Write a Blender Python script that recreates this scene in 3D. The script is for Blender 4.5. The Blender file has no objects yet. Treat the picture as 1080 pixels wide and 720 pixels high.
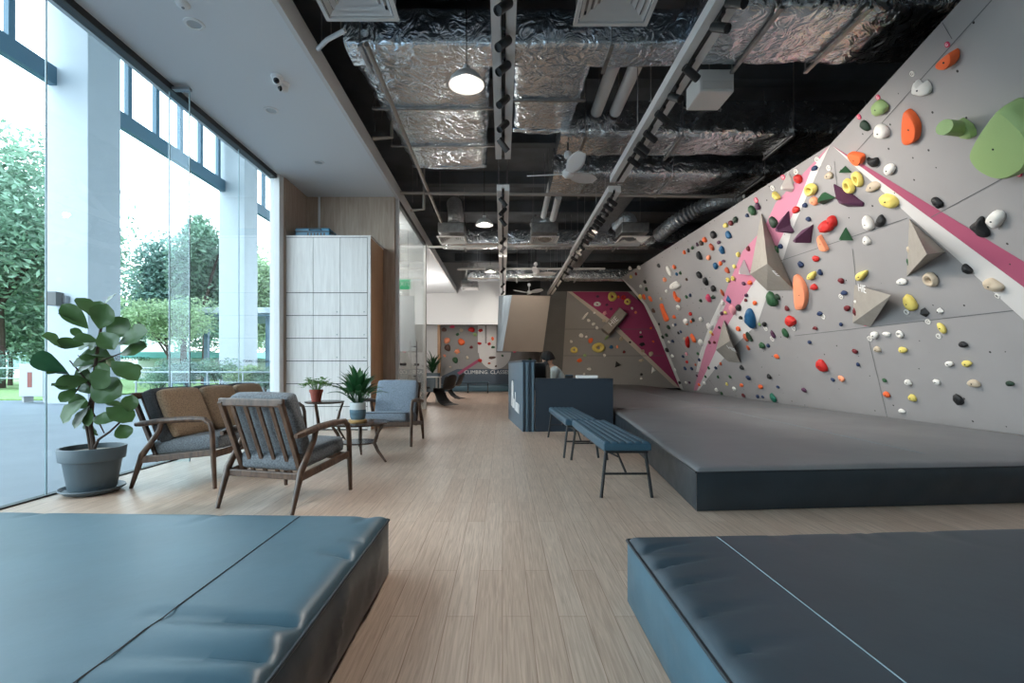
import bpy, bmesh, math, random
from mathutils import Vector, Matrix, Euler
random.seed(7)
PI = math.pi
SC = bpy.context.scene
COL = SC.collection
V = Vector
F_PX, VX, VY, CAM_H = 510.0, 530.0, 387.0, 1.05      # pin-hole of the 1080x720 photograph

def ray(x, y):
    return V(((x - VX) / F_PX, 1.0, (VY - y) / F_PX))
def at(x, y, Y):                 # point of the photograph at distance Y
    return V((0, 0, CAM_H)) + ray(x, y) * Y
def onfloor(x, y, z=0.0):
    return at(x, y, (CAM_H - z) * F_PX / (y - VY))
class Plane:
    def __init__(s, p, n, up=V((0, 0, 1))):
        s.p = V(p); s.n = V(n).normalized()
        if s.n.dot(V((0, 0, CAM_H)) - s.p) < 0: s.n = -s.n
        s.v = (up - s.n * up.dot(s.n)).normalized()
        s.u = s.v.cross(s.n).normalized()           # to the right when looking at the face
    def hit(s, x, y, off=0.0):
        d = ray(x, y); o = V((0, 0, CAM_H))
        t = (s.p + s.n * off - o).dot(s.n) / d.dot(s.n)
        return o + d * t
def proj(p):
    return (VX + F_PX * p.x / p.y, VY - F_PX * (p.z - CAM_H) / p.y)

# ------------------------------------------------------------------ objects
def tag(o, label=None, cat=None, group=None, kind=None):
    if label: o['label'] = label
    if cat: o['category'] = cat
    if group: o['group'] = group
    if kind: o['kind'] = kind
    return o
def thing(name, label, cat, loc=(0, 0, 0), rz=0.0, group=None):
    o = bpy.data.objects.new(name, None); COL.objects.link(o)
    o.empty_display_size = 0.1
    o.location = loc; o.rotation_euler = (0, 0, rz)
    return tag(o, label, cat, group)
def dup(root, loc=None, rz=None, label=None, group=None):
    r = root.copy(); COL.objects.link(r)
    if loc is not None: r.location = loc
    if rz is not None: r.rotation_euler = (0, 0, rz)
    if label: r['label'] = label
    if group: r['group'] = group
    for ch in list(root.children):
        c = ch.copy(); COL.objects.link(c); c.parent = r
        for g in list(ch.children):
            d = g.copy(); COL.objects.link(d); d.parent = c
    return r
def rootmat(o):
    return Matrix.Translation(o.location) @ o.rotation_euler.to_matrix().to_4x4()

class MB:
    def __init__(s): s.v, s.f, s.m = [], [], []
    def add(s, vs, fs, slot=0):
        b = len(s.v); s.v += [V(p) for p in vs]
        for f in fs: s.f.append([b + i for i in f]); s.m.append(slot)
        return s
    def box(s, c, d, R=None, slot=0):
        c = V(c); hx, hy, hz = d[0] / 2, d[1] / 2, d[2] / 2
        vs = [V((x, y, z)) for z in (-hz, hz) for y in (-hy, hy) for x in (-hx, hx)]
        if R is not None: vs = [R @ p for p in vs]
        return s.add([c + p for p in vs], [(0, 2, 3, 1), (4, 5, 7, 6), (0, 1, 5, 4), (2, 6, 7, 3), (0, 4, 6, 2), (1, 3, 7, 5)], slot)
    def bx(s, x0, x1, y0, y1, z0, z1, slot=0):
        return s.box(((x0 + x1) / 2, (y0 + y1) / 2, (z0 + z1) / 2), (abs(x1 - x0), abs(y1 - y0), abs(z1 - z0)), None, slot)
    def bar(s, p, q, w, h, up=V((0, 0, 1)), slot=0):
        p, q = V(p), V(q); d = (q - p); L = d.length; d.normalize()
        x = up.cross(d)
        if x.length < 1e-4: x = V((1, 0, 0))
        x.normalize(); z = d.cross(x)
        R = Matrix((x, d, z)).transposed()
        return s.box((p + q) / 2, (w, L, h), R, slot)
    def tube(s, pts, r, n=10, cap=True, slot=0, flat=1.0):
        pts = [V(p) for p in pts]; k = len(pts)
        rs = r if isinstance(r, (list, tuple)) else [r] * k
        b = len(s.v); prev = None
        for i, p in enumerate(pts):
            d = (pts[min(i + 1, k - 1)] - pts[max(i - 1, 0)]).normalized()
            if prev is None:
                a = V((0, 0, 1)) if abs(d.z) < 0.9 else V((1, 0, 0))
                x = d.cross(a).normalized()
            else:
                x = (prev - d * prev.dot(d)).normalized()
            prev = x; y = d.cross(x)
            for j in range(n):
                t = 2 * PI * j / n
                s.v.append(p + (x * math.cos(t) + y * math.sin(t) * flat) * rs[i])
        for i in range(k - 1):
            for j in range(n):
                s.f.append([b + i * n + j, b + i * n + (j + 1) % n, b + (i + 1) * n + (j + 1) % n, b + (i + 1) * n + j]); s.m.append(slot)
        if cap:
            s.f.append([b + j for j in range(n)][::-1]); s.m.append(slot)
            s.f.append([b + (k - 1) * n + j for j in range(n)]); s.m.append(slot)
        return s
    def lathe(s, prof, c=(0, 0, 0), n=24, R=None, slot=0, ribs=0, rib=0.0):
        c = V(c); b = len(s.v); k = len(prof)
        for (r, z) in prof:
            for j in range(n):
                t = 2 * PI * j / n
                rr = r * (1 + rib * math.cos(ribs * t)) if ribs else r
                p = V((rr * math.cos(t), rr * math.sin(t), z))
                s.v.append(c + (R @ p if R is not None else p))
        for i in range(k - 1):
            for j in range(n):
                s.f.append([b + i * n + j, b + i * n + (j + 1) % n, b + (i + 1) * n + (j + 1) % n, b + (i + 1) * n + j]); s.m.append(slot)
        if prof[0][0] > 1e-5: s.f.append([b + j for j in range(n)][::-1]); s.m.append(slot)
        if prof[-1][0] > 1e-5: s.f.append([b + (k - 1) * n + j for j in range(n)]); s.m.append(slot)
        return s
    def prism(s, poly, vec, slot=0):         # polygon (3-D points) swept along vec
        poly = [V(p) for p in poly]; vec = V(vec); n = len(poly)
        vs = poly + [p + vec for p in poly]
        fs = [list(range(n)), list(range(2 * n - 1, n - 1, -1))]
        for i in range(n): fs.append((i, i + n, (i + 1) % n + n, (i + 1) % n))
        return s.add(vs, fs, slot)
    def hull(s, pts, slot=0):
        bm = bmesh.new()
        for p in pts: bm.verts.new(p)
        r = bmesh.ops.convex_hull(bm, input=bm.verts)
        bmesh.ops.delete(bm, geom=[g for g in r['geom_interior'] if isinstance(g, bmesh.types.BMVert)], context='VERTS')
        bm.verts.index_update()
        vs = [v.co.copy() for v in bm.verts]; fs = [[v.index for v in f.verts] for f in bm.faces]
        bm.free(); return s.add(vs, fs, slot)
    def grid(s, fn, nu, nv, slot=0, closed_u=False):
        b = len(s.v)
        for i in range(nu + 1):
            for j in range(nv + 1): s.v.append(V(fn(i / nu, j / nv)))
        for i in range(nu):
            for j in range(nv):
                s.f.append([b + i * (nv + 1) + j, b + (i + 1) * (nv + 1) + j, b + (i + 1) * (nv + 1) + j + 1, b + i * (nv + 1) + j + 1]); s.m.append(slot)
        return s
    def xf(s, M):
        s.v = [M @ p for p in s.v]; return s
    def mesh(s, name, mats, smooth=False, fix=True):
        me = bpy.data.meshes.new(name)
        me.from_pydata([tuple(p) for p in s.v], [], s.f)
        for m in (mats if isinstance(mats, (list, tuple)) else [mats]): me.materials.append(m)
        me.polygons.foreach_set('material_index', s.m)
        if fix:
            bm = bmesh.new(); bm.from_mesh(me)
            bmesh.ops.recalc_face_normals(bm, faces=bm.faces)
            bm.to_mesh(me); bm.free()
        if smooth:
            me.polygons.foreach_set('use_smooth', [True] * len(me.polygons))
        me.update(); return me
    def build(s, name, mats, parent=None, smooth=False, bevel=0.0, sub=0, world=False, seg=2, fix=True):
        if world and parent is not None: s.xf(rootmat(parent).inverted())
        o = bpy.data.objects.new(name, s.mesh(name, mats, smooth, fix)); COL.objects.link(o)
        if parent is not None: o.parent = parent
        if bevel:
            b = o.modifiers.new('bev', 'BEVEL'); b.width = bevel; b.segments = seg; b.limit_method = 'ANGLE'; b.angle_limit = 0.6
        if sub:
            b = o.modifiers.new('sub', 'SUBSURF'); b.levels = sub; b.render_levels = sub
        if smooth and not sub:
            try:
                o.data.set_sharp_from_angle(angle=0.7)
            except Exception: pass
        return o
def struct(name, mb, mat, **k):
    return tag(mb.build(name, mat, **k), kind='structure')

def text_mesh(name, body, size, M, mat, parent=None, depth=0.002, mirror=False):
    cu = bpy.data.curves.new(name, 'FONT'); cu.body = body; cu.size = size; cu.extrude = depth
    cu.align_x = 'CENTER'; cu.align_y = 'CENTER'; cu.resolution_u = 2
    t = bpy.data.objects.new(name + '_tmp', cu); COL.objects.link(t)
    dg = bpy.context.evaluated_depsgraph_get()
    me = bpy.data.meshes.new_from_object(t.evaluated_get(dg))
    bpy.data.objects.remove(t); bpy.data.curves.remove(cu)
    me.materials.clear(); me.materials.append(mat)
    if mirror: M = M @ Matrix.Scale(-1, 4, V((1, 0, 0)))
    if parent is not None: M = rootmat(parent).inverted() @ M
    me.transform(M)
    me.name = name
    o = bpy.data.objects.new(name, me); COL.objects.link(o)
    if parent is not None: o.parent = parent
    return o
def frame(p, u, v, n):
    M = Matrix((u, v, n)).transposed().to_4x4(); M.translation = p; return M

# ------------------------------------------------------------------ materials
def S(r, g, b):
    f = lambda c: (c / 255 / 12.92) if c / 255 <= 0.04045 else ((c / 255 + 0.055) / 1.055) ** 2.4
    return (f(r), f(g), f(b))
class N:
    def __init__(s, name):
        s.m = bpy.data.materials.new(name); s.m.use_nodes = True
        s.t = s.m.node_tree; s.b = s.t.nodes['Principled BSDF']; s.out = s.t.nodes['Material Output']
    def n(s, t, **k):
        x = s.t.nodes.new(t)
        for a, v in k.items():
            if hasattr(x, a): setattr(x, a, v)
        return x
    def l(s, a, b): s.t.links.new(a, b)
    def pos(s):
        return s.n('ShaderNodeTexCoord').outputs['Object']
def pr(name, col, rough=0.5, metal=0.0, var=0.0, vscale=6.0, bump=0.0, bscale=40.0, stretch=(1, 1, 1), emit=None, estr=0.0, spec=None, coat=0.0, island=0.0, detail=4.0):
    q = N(name); b = q.b
    b.inputs['Base Color'].default_value = (*col, 1)
    b.inputs['Roughness'].default_value = rough; b.inputs['Metallic'].default_value = metal
    if spec is not None: b.inputs['Specular IOR Level'].default_value = spec
    if coat: b.inputs['Coat Weight'].default_value = coat; b.inputs['Coat Roughness'].default_value = 0.2
    if emit: b.inputs['Emission Color'].default_value = (*emit, 1); b.inputs['Emission Strength'].default_value = estr
    if var or bump:
        mp = q.n('ShaderNodeMapping'); q.l(q.pos(), mp.inputs['Vector']); mp.inputs['Scale'].default_value = stretch
    if var:
        ns = q.n('ShaderNodeTexNoise'); ns.inputs['Scale'].default_value = vscale; ns.inputs['Detail'].default_value = detail
        q.l(mp.outputs[0], ns.inputs['Vector'])
        cr = q.n('ShaderNodeValToRGB')
        cr.color_ramp.elements[0].position = 0.3; cr.color_ramp.elements[1].position = 0.7
        cr.color_ramp.elements[0].color = (*[max(0, c * (1 - var)) for c in col], 1)
        cr.color_ramp.elements[1].color = (*[min(1, c * (1 + var)) for c in col], 1)
        q.l(ns.outputs['Fac'], cr.inputs['Fac']); q.l(cr.outputs['Color'], b.inputs['Base Color'])
    if island:
        g = q.n('ShaderNodeNewGeometry'); h = q.n('ShaderNodeHueSaturation'); h.inputs['Color'].default_value = (*col, 1)
        mr = q.n('ShaderNodeMapRange'); mr.inputs['To Min'].default_value = 1 - island; mr.inputs['To Max'].default_value = 1 + island
        q.l(g.outputs['Random Per Island'], mr.inputs['Value']); q.l(mr.outputs[0], h.inputs['Value'])
        mr2 = q.n('ShaderNodeMapRange'); mr2.inputs['To Min'].default_value = 0.47; mr2.inputs['To Max'].default_value = 0.53
        q.l(g.outputs['Random Per Island'], mr2.inputs['Value']); q.l(mr2.outputs[0], h.inputs['Hue'])
        q.l(h.outputs[0], b.inputs['Base Color'])
    if bump:
        n2 = q.n('ShaderNodeTexNoise'); n2.inputs['Scale'].default_value = bscale; n2.inputs['Detail'].default_value = 5
        q.l(mp.outputs[0], n2.inputs['Vector'])
        bp = q.n('ShaderNodeBump'); bp.inputs['Strength'].default_value = bump; bp.inputs['Distance'].default_value = 0.02
        q.l(n2.outputs['Fac'], bp.inputs['Height']); q.l(bp.outputs[0], b.inputs['Normal'])
    return q.m
M = {}
def wood(name, c1, c2, scale=3.0, stretch=(12, 12, 1), rough=0.45, bump=0.05):
    q = N(name); mp = q.n('ShaderNodeMapping'); q.l(q.pos(), mp.inputs['Vector']); mp.inputs['Scale'].default_value = stretch
    ns = q.n('ShaderNodeTexNoise'); ns.inputs['Scale'].default_value = scale; ns.inputs['Detail'].default_value = 6; ns.inputs['Distortion'].default_value = 0.6
    q.l(mp.outputs[0], ns.inputs['Vector'])
    cr = q.n('ShaderNodeValToRGB'); cr.color_ramp.elements[0].position = 0.32; cr.color_ramp.elements[1].position = 0.68
    cr.color_ramp.elements[0].color = (*c1, 1); cr.color_ramp.elements[1].color = (*c2, 1)
    q.l(ns.outputs['Fac'], cr.inputs['Fac']); q.l(cr.outputs[0], q.b.inputs['Base Color'])
    q.b.inputs['Roughness'].default_value = rough
    bp = q.n('ShaderNodeBump'); bp.inputs['Strength'].default_value = bump; bp.inputs['Distance'].default_value = 0.01
    q.l(ns.outputs['Fac'], bp.inputs['Height']); q.l(bp.outputs[0], q.b.inputs['Normal'])
    return q.m
def floor_mat():
    q = N('floor_planks'); sep = q.n('ShaderNodeSeparateXYZ'); q.l(q.pos(), sep.inputs[0])
    cmb = q.n('ShaderNodeCombineXYZ'); q.l(sep.outputs['Y'], cmb.inputs['X']); q.l(sep.outputs['X'], cmb.inputs['Y'])
    br = q.n('ShaderNodeTexBrick'); q.l(cmb.outputs[0], br.inputs['Vector'])
    br.offset = 0.37; br.inputs['Scale'].default_value = 1.0; br.inputs['Brick Width'].default_value = 1.25; br.inputs['Row Height'].default_value = 0.118
    br.inputs['Mortar Size'].default_value = 0.0016; br.inputs['Mortar Smooth'].default_value = 0.2; br.inputs['Bias'].default_value = 0.0
    br.inputs['Color1'].default_value = (*S(193, 169, 150), 1); br.inputs['Color2'].default_value = (*S(204, 183, 165), 1)
    br.inputs['Mortar'].default_value = (*S(150, 122, 102), 1)
    mp = q.n('ShaderNodeMapping'); q.l(q.pos(), mp.inputs['Vector']); mp.inputs['Scale'].default_value = (44, 1.8, 1)
    ns = q.n('ShaderNodeTexNoise'); ns.inputs['Scale'].default_value = 2.2; ns.inputs['Detail'].default_value = 7; ns.inputs['Distortion'].default_value = 0.8
    q.l(mp.outputs[0], ns.inputs['Vector'])
    cr = q.n('ShaderNodeValToRGB'); cr.color_ramp.elements[0].position = 0.3; cr.color_ramp.elements[1].position = 0.7
    cr.color_ramp.elements[0].color = (0.66, 0.61, 0.58, 1); cr.color_ramp.elements[1].color = (1.08, 1.06, 1.05, 1)
    q.l(ns.outputs['Fac'], cr.inputs['Fac'])
    mx = q.n('ShaderNodeMix', data_type='RGBA', blend_type='MULTIPLY'); mx.inputs[0].default_value = 0.85
    q.l(br.outputs['Color'], mx.inputs[6]); q.l(cr.outputs[0], mx.inputs[7]); q.l(mx.outputs[2], q.b.inputs['Base Color'])
    q.b.inputs['Roughness'].default_value = 0.38
    bp = q.n('ShaderNodeBump'); bp.inputs['Strength'].default_value = 0.12; bp.inputs['Distance'].default_value = 0.004
    q.l(ns.outputs['Fac'], bp.inputs['Height']); q.l(bp.outputs[0], q.b.inputs['Normal'])
    return q.m
def wall_dots(name, col, dot=0.0125, scale=5.2):
    """climbing wall sheet: gritty paint with drilled T-nut holes (UV in metres)"""
    q = N(name); uv = q.n('ShaderNodeUVMap')
    vo = q.n('ShaderNodeTexVoronoi'); vo.feature = 'F1'; vo.inputs['Scale'].default_value = scale; vo.inputs['Randomness'].default_value = 0.45
    q.l(uv.outputs[0], vo.inputs['Vector'])
    lt = q.n('ShaderNodeMath', operation='LESS_THAN'); lt.inputs[1].default_value = dot * scale; q.l(vo.outputs['Distance'], lt.inputs[0])
    ns = q.n('ShaderNodeTexNoise'); ns.inputs['Scale'].default_value = 1.3; ns.inputs['Detail'].default_value = 8; q.l(uv.outputs[0], ns.inputs['Vector'])
    cr = q.n('ShaderNodeValToRGB'); cr.color_ramp.elements[0].color = (*[c * 0.9 for c in col], 1); cr.color_ramp.elements[1].color = (*[min(1, c * 1.08) for c in col], 1)
    q.l(ns.outputs['Fac'], cr.inputs['Fac'])
    mx = q.n('ShaderNodeMix', data_type='RGBA'); q.l(lt.outputs[0], mx.inputs[0]); q.l(cr.outputs[0], mx.inputs[6]); mx.inputs[7].default_value = (0.03, 0.025, 0.025, 1)
    q.l(mx.outputs[2], q.b.inputs['Base Color']); q.b.inputs['Roughness'].default_value = 0.75
    return q.m
def foil_mat(name, col=(0.62, 0.60, 0.58), rough=0.28, st=0.55, sc=5.0):
    q = N(name); b = q.b
    b.inputs['Base Color'].default_value = (*col, 1); b.inputs['Metallic'].default_value = 1.0; b.inputs['Roughness'].default_value = rough
    n1 = q.n('ShaderNodeTexNoise'); n1.inputs['Scale'].default_value = sc; n1.inputs['Detail'].default_value = 2; n1.inputs['Distortion'].default_value = 2.2
    q.l(q.pos(), n1.inputs['Vector'])
    bp = q.n('ShaderNodeBump'); bp.inputs['Strength'].default_value = st; bp.inputs['Distance'].default_value = 0.06
    q.l(n1.outputs['Fac'], bp.inputs['Height']); q.l(bp.outputs[0], b.inputs['Normal'])
    n2 = q.n('ShaderNodeTexNoise'); n2.inputs['Scale'].default_value = 9; q.l(q.pos(), n2.inputs['Vector'])
    mr = q.n('ShaderNodeMapRange'); mr.inputs['To Min'].default_value = rough * 0.7; mr.inputs['To Max'].default_value = rough * 1.5
    q.l(n2.outputs['Fac'], mr.inputs['Value']); q.l(mr.outputs[0], b.inputs['Roughness'])
    return q.m
def glass_mat(name, tint, refl=1.0, haze=0.0):
    q = N(name); q.t.nodes.remove(q.b)
    tr = q.n('ShaderNodeBsdfTransparent'); tr.inputs['Color'].default_value = (*tint, 1)
    gl = q.n('ShaderNodeBsdfGlossy'); gl.inputs['Roughness'].default_value = 0.0; gl.inputs['Color'].default_value = (0.9, 0.95, 1, 1)
    lw = q.n('ShaderNodeLayerWeight'); lw.inputs['Blend'].default_value = 0.5
    pw = q.n('ShaderNodeMath', operation='POWER'); pw.inputs[1].default_value = 5.0; q.l(lw.outputs['Facing'], pw.inputs[0])
    mu = q.n('ShaderNodeMath', operation='MULTIPLY_ADD'); mu.inputs[1].default_value = 0.9 * refl; mu.inputs[2].default_value = 0.03 * refl; q.l(pw.outputs[0], mu.inputs[0])
    mx = q.n('ShaderNodeMixShader'); q.l(mu.outputs[0], mx.inputs[0]); q.l(tr.outputs[0], mx.inputs[1]); q.l(gl.outputs[0], mx.inputs[2])
    q.l(mx.outputs[0], q.out.inputs['Surface'])
    return q.m
def leaf_mat(name, col, back, rough=0.4, veins=False, var=0.3):
    q = N(name); b = q.b
    g = q.n('ShaderNodeNewGeometry')
    h = q.n('ShaderNodeHueSaturation')
    mx = q.n('ShaderNodeMix', data_type='RGBA'); q.l(g.outputs['Backfacing'], mx.inputs[0])
    mx.inputs[6].default_value = (*col, 1); mx.inputs[7].default_value = (*back, 1)
    q.l(mx.outputs[2], h.inputs['Color'])
    mr = q.n('ShaderNodeMapRange'); mr.inputs['To Min'].default_value = 1 - var; mr.inputs['To Max'].default_value = 1 + var
    q.l(g.outputs['Random Per Island'], mr.inputs['Value']); q.l(mr.outputs[0], h.inputs['Value'])
    q.l(h.outputs[0], b.inputs['Base Color']); b.inputs['Roughness'].default_value = rough
    tl = q.n('ShaderNodeBsdfTranslucent'); q.l(h.outputs[0], tl.inputs['Color'])
    ms = q.n('ShaderNodeMixShader'); ms.inputs[0].default_value = 0.35
    q.l(b.outputs[0], ms.inputs[1]); q.l(tl.outputs[0], ms.inputs[2]); q.l(ms.outputs[0], q.out.inputs['Surface'])
    return q.m

M['floor'] = floor_mat()
M['slab'] = pr('ceiling_paint', S(226, 229, 232), 0.7)
M['white'] = pr('white_paint', S(225, 225, 224), 0.6)
M['white_gloss'] = pr('white_enamel', S(225, 225, 225), 0.3)
M['deck'] = pr('dark_deck_paint', (0.15, 0.165, 0.18), 0.8, var=0.3, vscale=1.2)
M['dark'] = pr('charcoal_paint', (0.03, 0.032, 0.034), 0.7)
M['darkgrey'] = pr('dark_grey_panel', S(92, 92, 92), 0.7, var=0.08, vscale=2)
M['black'] = pr('black_metal', (0.012, 0.012, 0.013), 0.45)
M['black_matte'] = pr('black_plastic', (0.012, 0.012, 0.013), 0.35)
M['grey_metal'] = pr('grey_metal', S(150, 152, 155), 0.4, 0.6)
M['beamgrey'] = pr('beam_paint', S(214, 213, 212), 0.55)
M['galv'] = pr('galvanised_steel', (0.38, 0.38, 0.38), 0.38, 1.0, var=0.2, vscale=12)
M['foil'] = foil_mat('insulation_foil', (0.76, 0.83, 0.90), 0.2, 0.55, 5.0)
M['foil_dark'] = foil_mat('darker_insulation_foil', (0.74, 0.78, 0.82), 0.22, 0.5, 4.5)  # slightly darker, greyer foil
M['flex'] = pr('flexible_duct_foil', (0.72, 0.73, 0.74), 0.32, 0.55, var=0.15, vscale=20, bump=0.4, bscale=30)
M['pipe'] = pr('beige_pipe', S(165, 155, 145), 0.5)
M['glass'] = glass_mat('window_glass', (0.9, 0.965, 0.985), 0.9)
M['glass_edge'] = pr('glass_edge', S(150, 175, 182), 0.2)
M['part_glass'] = glass_mat('partition_glass', (0.93, 0.95, 0.94), 1.0)
M['oak_pale'] = wood('pale_oak_laminate', S(205, 199, 195), S(219, 214, 210), 2.0, (16, 16, 1.2), 0.45, 0.02)
M['oak'] = wood('oak_panel', S(160, 140, 124), S(180, 162, 146), 2.0, (14, 14, 1), 0.5, 0.03)
M['oak_edge'] = wood('oak_end_panel', S(172, 132, 98), S(190, 150, 114), 2.0, (14, 14, 1), 0.5, 0.03)
M['walnut'] = wood('walnut', S(62, 44, 34), S(98, 74, 58), 3.0, (10, 10, 3), 0.4, 0.04)
M['walnut_top'] = wood('walnut_top', S(52, 40, 34), S(78, 62, 54), 3.0, (3, 14, 3), 0.25, 0.02)
M['fab'] = pr('grey_weave', S(112, 117, 122), 0.95, var=0.35, vscale=90, bump=0.5, bscale=220, detail=2)
M['fab_light'] = pr('pale_grey_weave', S(128, 137, 148), 0.95, var=0.3, vscale=90, bump=0.5, bscale=220, detail=2)
M['fab_dark'] = pr('charcoal_weave', S(66, 68, 72), 0.95, var=0.3, vscale=90, bump=0.5, bscale=220, detail=2)
M['fab_tan'] = pr('tan_weave', S(158, 134, 110), 0.95, var=0.3, vscale=90, bump=0.5, bscale=220, detail=2)
M['vinyl'] = pr('teal_grey_vinyl', S(64, 94, 108), 0.40, var=0.10, vscale=3, bump=0.05, bscale=14)
M['vinyl_r'] = pr('slate_vinyl', S(54, 68, 77), 0.46, var=0.10, vscale=3, bump=0.05, bscale=14)
M['vinyl_big'] = pr('charcoal_grey_vinyl', S(110, 112, 115), 0.42, var=0.10, vscale=2, bump=0.06, bscale=7)
M['vinyl_shaded'] = pr('shaded_vinyl', S(42, 50, 56), 0.38, var=0.15, vscale=3, bump=0.12, bscale=8)  # shade on the mat fronts put into the skirt colour
M['piping'] = pr('piping_vinyl', S(38, 46, 52), 0.35)
M['seam'] = pr('seam_thread', S(120, 135, 142), 0.6)
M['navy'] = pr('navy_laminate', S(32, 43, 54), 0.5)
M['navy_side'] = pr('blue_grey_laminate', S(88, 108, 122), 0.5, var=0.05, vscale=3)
M['bench'] = pr('blue_quilted_vinyl', S(46, 76, 92), 0.45)
M['decal'] = pr('black_vinyl_letters', (0.02, 0.02, 0.025), 0.6)
M['white_mark'] = pr('white_lettering', S(235, 235, 235), 0.6)
M['cw'] = wall_dots('grey_climbing_panel', S(152, 149, 149))
M['cw_white'] = wall_dots('white_painted_panel', S(208, 205, 203), 0.009)
M['cw_pink'] = wall_dots('pink_painted_panel', S(200, 128, 152), 0.009)
M['cw_rose'] = wall_dots('rose_painted_panel', S(160, 76, 104), 0.009)
M['cw_far'] = wall_dots('grey_far_panel', S(140, 137, 135), 0.010, 4)
M['cw_magenta'] = wall_dots('magenta_panel', S(150, 54, 96), 0.010, 4)
M['cw_beige'] = wall_dots('beige_strip', S(190, 176, 164), 0.010, 4)
M['cw_navy'] = pr('slate_blue_panel', S(78, 90, 102), 0.7)
M['vol'] = pr('grey_volume', S(152, 146, 138), 0.8, var=0.06, vscale=8, bump=0.15, bscale=120)
M['prow'] = pr('brown_grey_panel', S(136, 126, 117), 0.65, var=0.03, vscale=2)
M['prow_side'] = pr('blue_grey_panel', S(128, 142, 152), 0.65)
M['seamline'] = pr('panel_gap', (0.12, 0.12, 0.125), 0.8)
M['terracotta'] = pr('terracotta', S(150, 72, 56), 0.7, var=0.12, vscale=12)
M['planter'] = pr('slate_planter', S(78, 92, 100), 0.5)
M['glaze'] = pr('blue_glaze', S(92, 118, 132), 0.2, var=0.25, vscale=7, stretch=(1, 1, 4))
M['glaze_white'] = pr('white_glaze', S(200, 205, 205), 0.25)
M['saucer_wood'] = pr('bamboo_saucer', S(190, 150, 96), 0.5)
M['gravel'] = pr('planter_gravel', S(150, 140, 128), 0.9, var=0.5, vscale=60, bump=1.0, bscale=70)
M['bark'] = pr('brown_bark', S(66, 52, 44), 0.9, var=0.3, vscale=20, bump=0.6, bscale=30)
M['fiddle'] = leaf_mat('fiddle_leaf', S(38, 70, 48), S(70, 98, 56), 0.32)
M['lily'] = leaf_mat('lance_leaf', S(36, 76, 44), S(60, 96, 54), 0.35)
M['fernleaf'] = leaf_mat('light_leaf', S(108, 148, 84), S(120, 150, 90), 0.5)
M['lamp_silver'] = pr('spun_aluminium', (0.78, 0.78, 0.77), 0.35, 0.5)
M['lens_on'] = pr('lit_lens', (0.9, 0.8, 0.6), 0.4, emit=(1.0, 0.80, 0.52), estr=30.0)
M['lens_off'] = pr('unlit_lens', (0.25, 0.25, 0.24), 0.2)
M['bulb'] = pr('lit_bulb', (0.9, 0.85, 0.75), 0.4, emit=(1.0, 0.9, 0.75), estr=3.0)
M['downlight'] = pr('downlight_glass', (0.45, 0.47, 0.48), 0.3)
M['camera_lens'] = pr('dark_camera_dome', (0.01, 0.01, 0.012), 0.08)
M['skin'] = pr('skin', S(196, 152, 128), 0.55)
M['hair'] = pr('black_hair', (0.010, 0.009, 0.009), 0.7, spec=0.2)
M['shirt'] = pr('pale_grey_shirt', S(176, 190, 194), 0.9, bump=0.2, bscale=30)
M['trousers'] = pr('dark_trousers', S(40, 42, 48), 0.9)
M['mask_black'] = pr('black_face_mask', (0.015, 0.015, 0.017), 0.7)
M['eye'] = pr('dark_eye', (0.01, 0.01, 0.01), 0.2)
M['screen'] = pr('monitor_shell', (0.012, 0.013, 0.015), 0.35)
M['bluebox'] = pr('teal_blue_plastic', S(36, 106, 136), 0.35)
M['exit'] = pr('exit_green', S(40, 130, 90), 0.4, emit=S(60, 170, 120), estr=0.5)
# outside
M['paving'] = pr('outside_paving', S(112, 120, 129), 0.5, var=0.08, vscale=1.2)
M['pillar'] = pr('pillar_render', S(170, 178, 184), 0.7, var=0.03, vscale=2)
M['tinted_frame'] = pr('glass_tinted_steel', S(70, 104, 122), 0.5)  # teal cast of the window glass put into the steel colour
M['lawn'] = pr('lawn_grass', S(120, 150, 90), 0.9, var=0.4, vscale=8)
M['cabinet'] = pr('grey_cabinet_paint', S(170, 176, 176), 0.5)
M['redbrown'] = pr('red_brown_sign', S(130, 70, 62), 0.6)
M['teal_roof'] = pr('turquoise_panel', S(110, 180, 186), 0.5)
M['steel_rail'] = pr('rail_steel', S(150, 160, 165), 0.4, 0.5)
M['bldg'] = pr('pale_building', S(210, 212, 212), 0.8)
M['bldg_win'] = pr('building_window', S(120, 150, 155), 0.3)
M['leafA'] = leaf_mat('mid_green_foliage', S(126, 154, 132), S(130, 158, 136), 0.6, var=0.45)  # foliage colours paled, distance haze put into them
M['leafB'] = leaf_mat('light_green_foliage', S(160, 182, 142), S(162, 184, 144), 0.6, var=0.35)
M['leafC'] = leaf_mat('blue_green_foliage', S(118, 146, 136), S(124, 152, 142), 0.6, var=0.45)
HC = {'red': S(196, 34, 30), 'orange': S(238, 104, 52), 'peach': S(240, 150, 112), 'yellow': S(226, 206, 110), 'green': S(40, 84, 52),
      'palegreen': S(150, 176, 116), 'navy': S(28, 48, 84), 'blue': S(22, 86, 128), 'purple': S(82, 44, 72), 'maroon': S(104, 26, 34),
      'black': S(26, 26, 28), 'white': S(226, 222, 216), 'tan': S(190, 174, 152), 'brown': S(84, 58, 48), 'pink': S(222, 150, 160),
      'rust': S(186, 84, 54), 'teal': S(24, 104, 84), 'hotpink': S(214, 70, 104), 'darkgreen': S(28, 52, 36)}
for k, c in HC.items(): M['h_' + k] = pr('hold_' + k, c, 0.6, bump=0.12, bscale=90)
SKY, EXPO = 3.1, 1.3
SPOT_W, SPOT_L, SPOT_M, SPOT_F, PEND, OFFICE, PROW = 24, 5, 26, 48, 9, 40, 15
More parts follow.
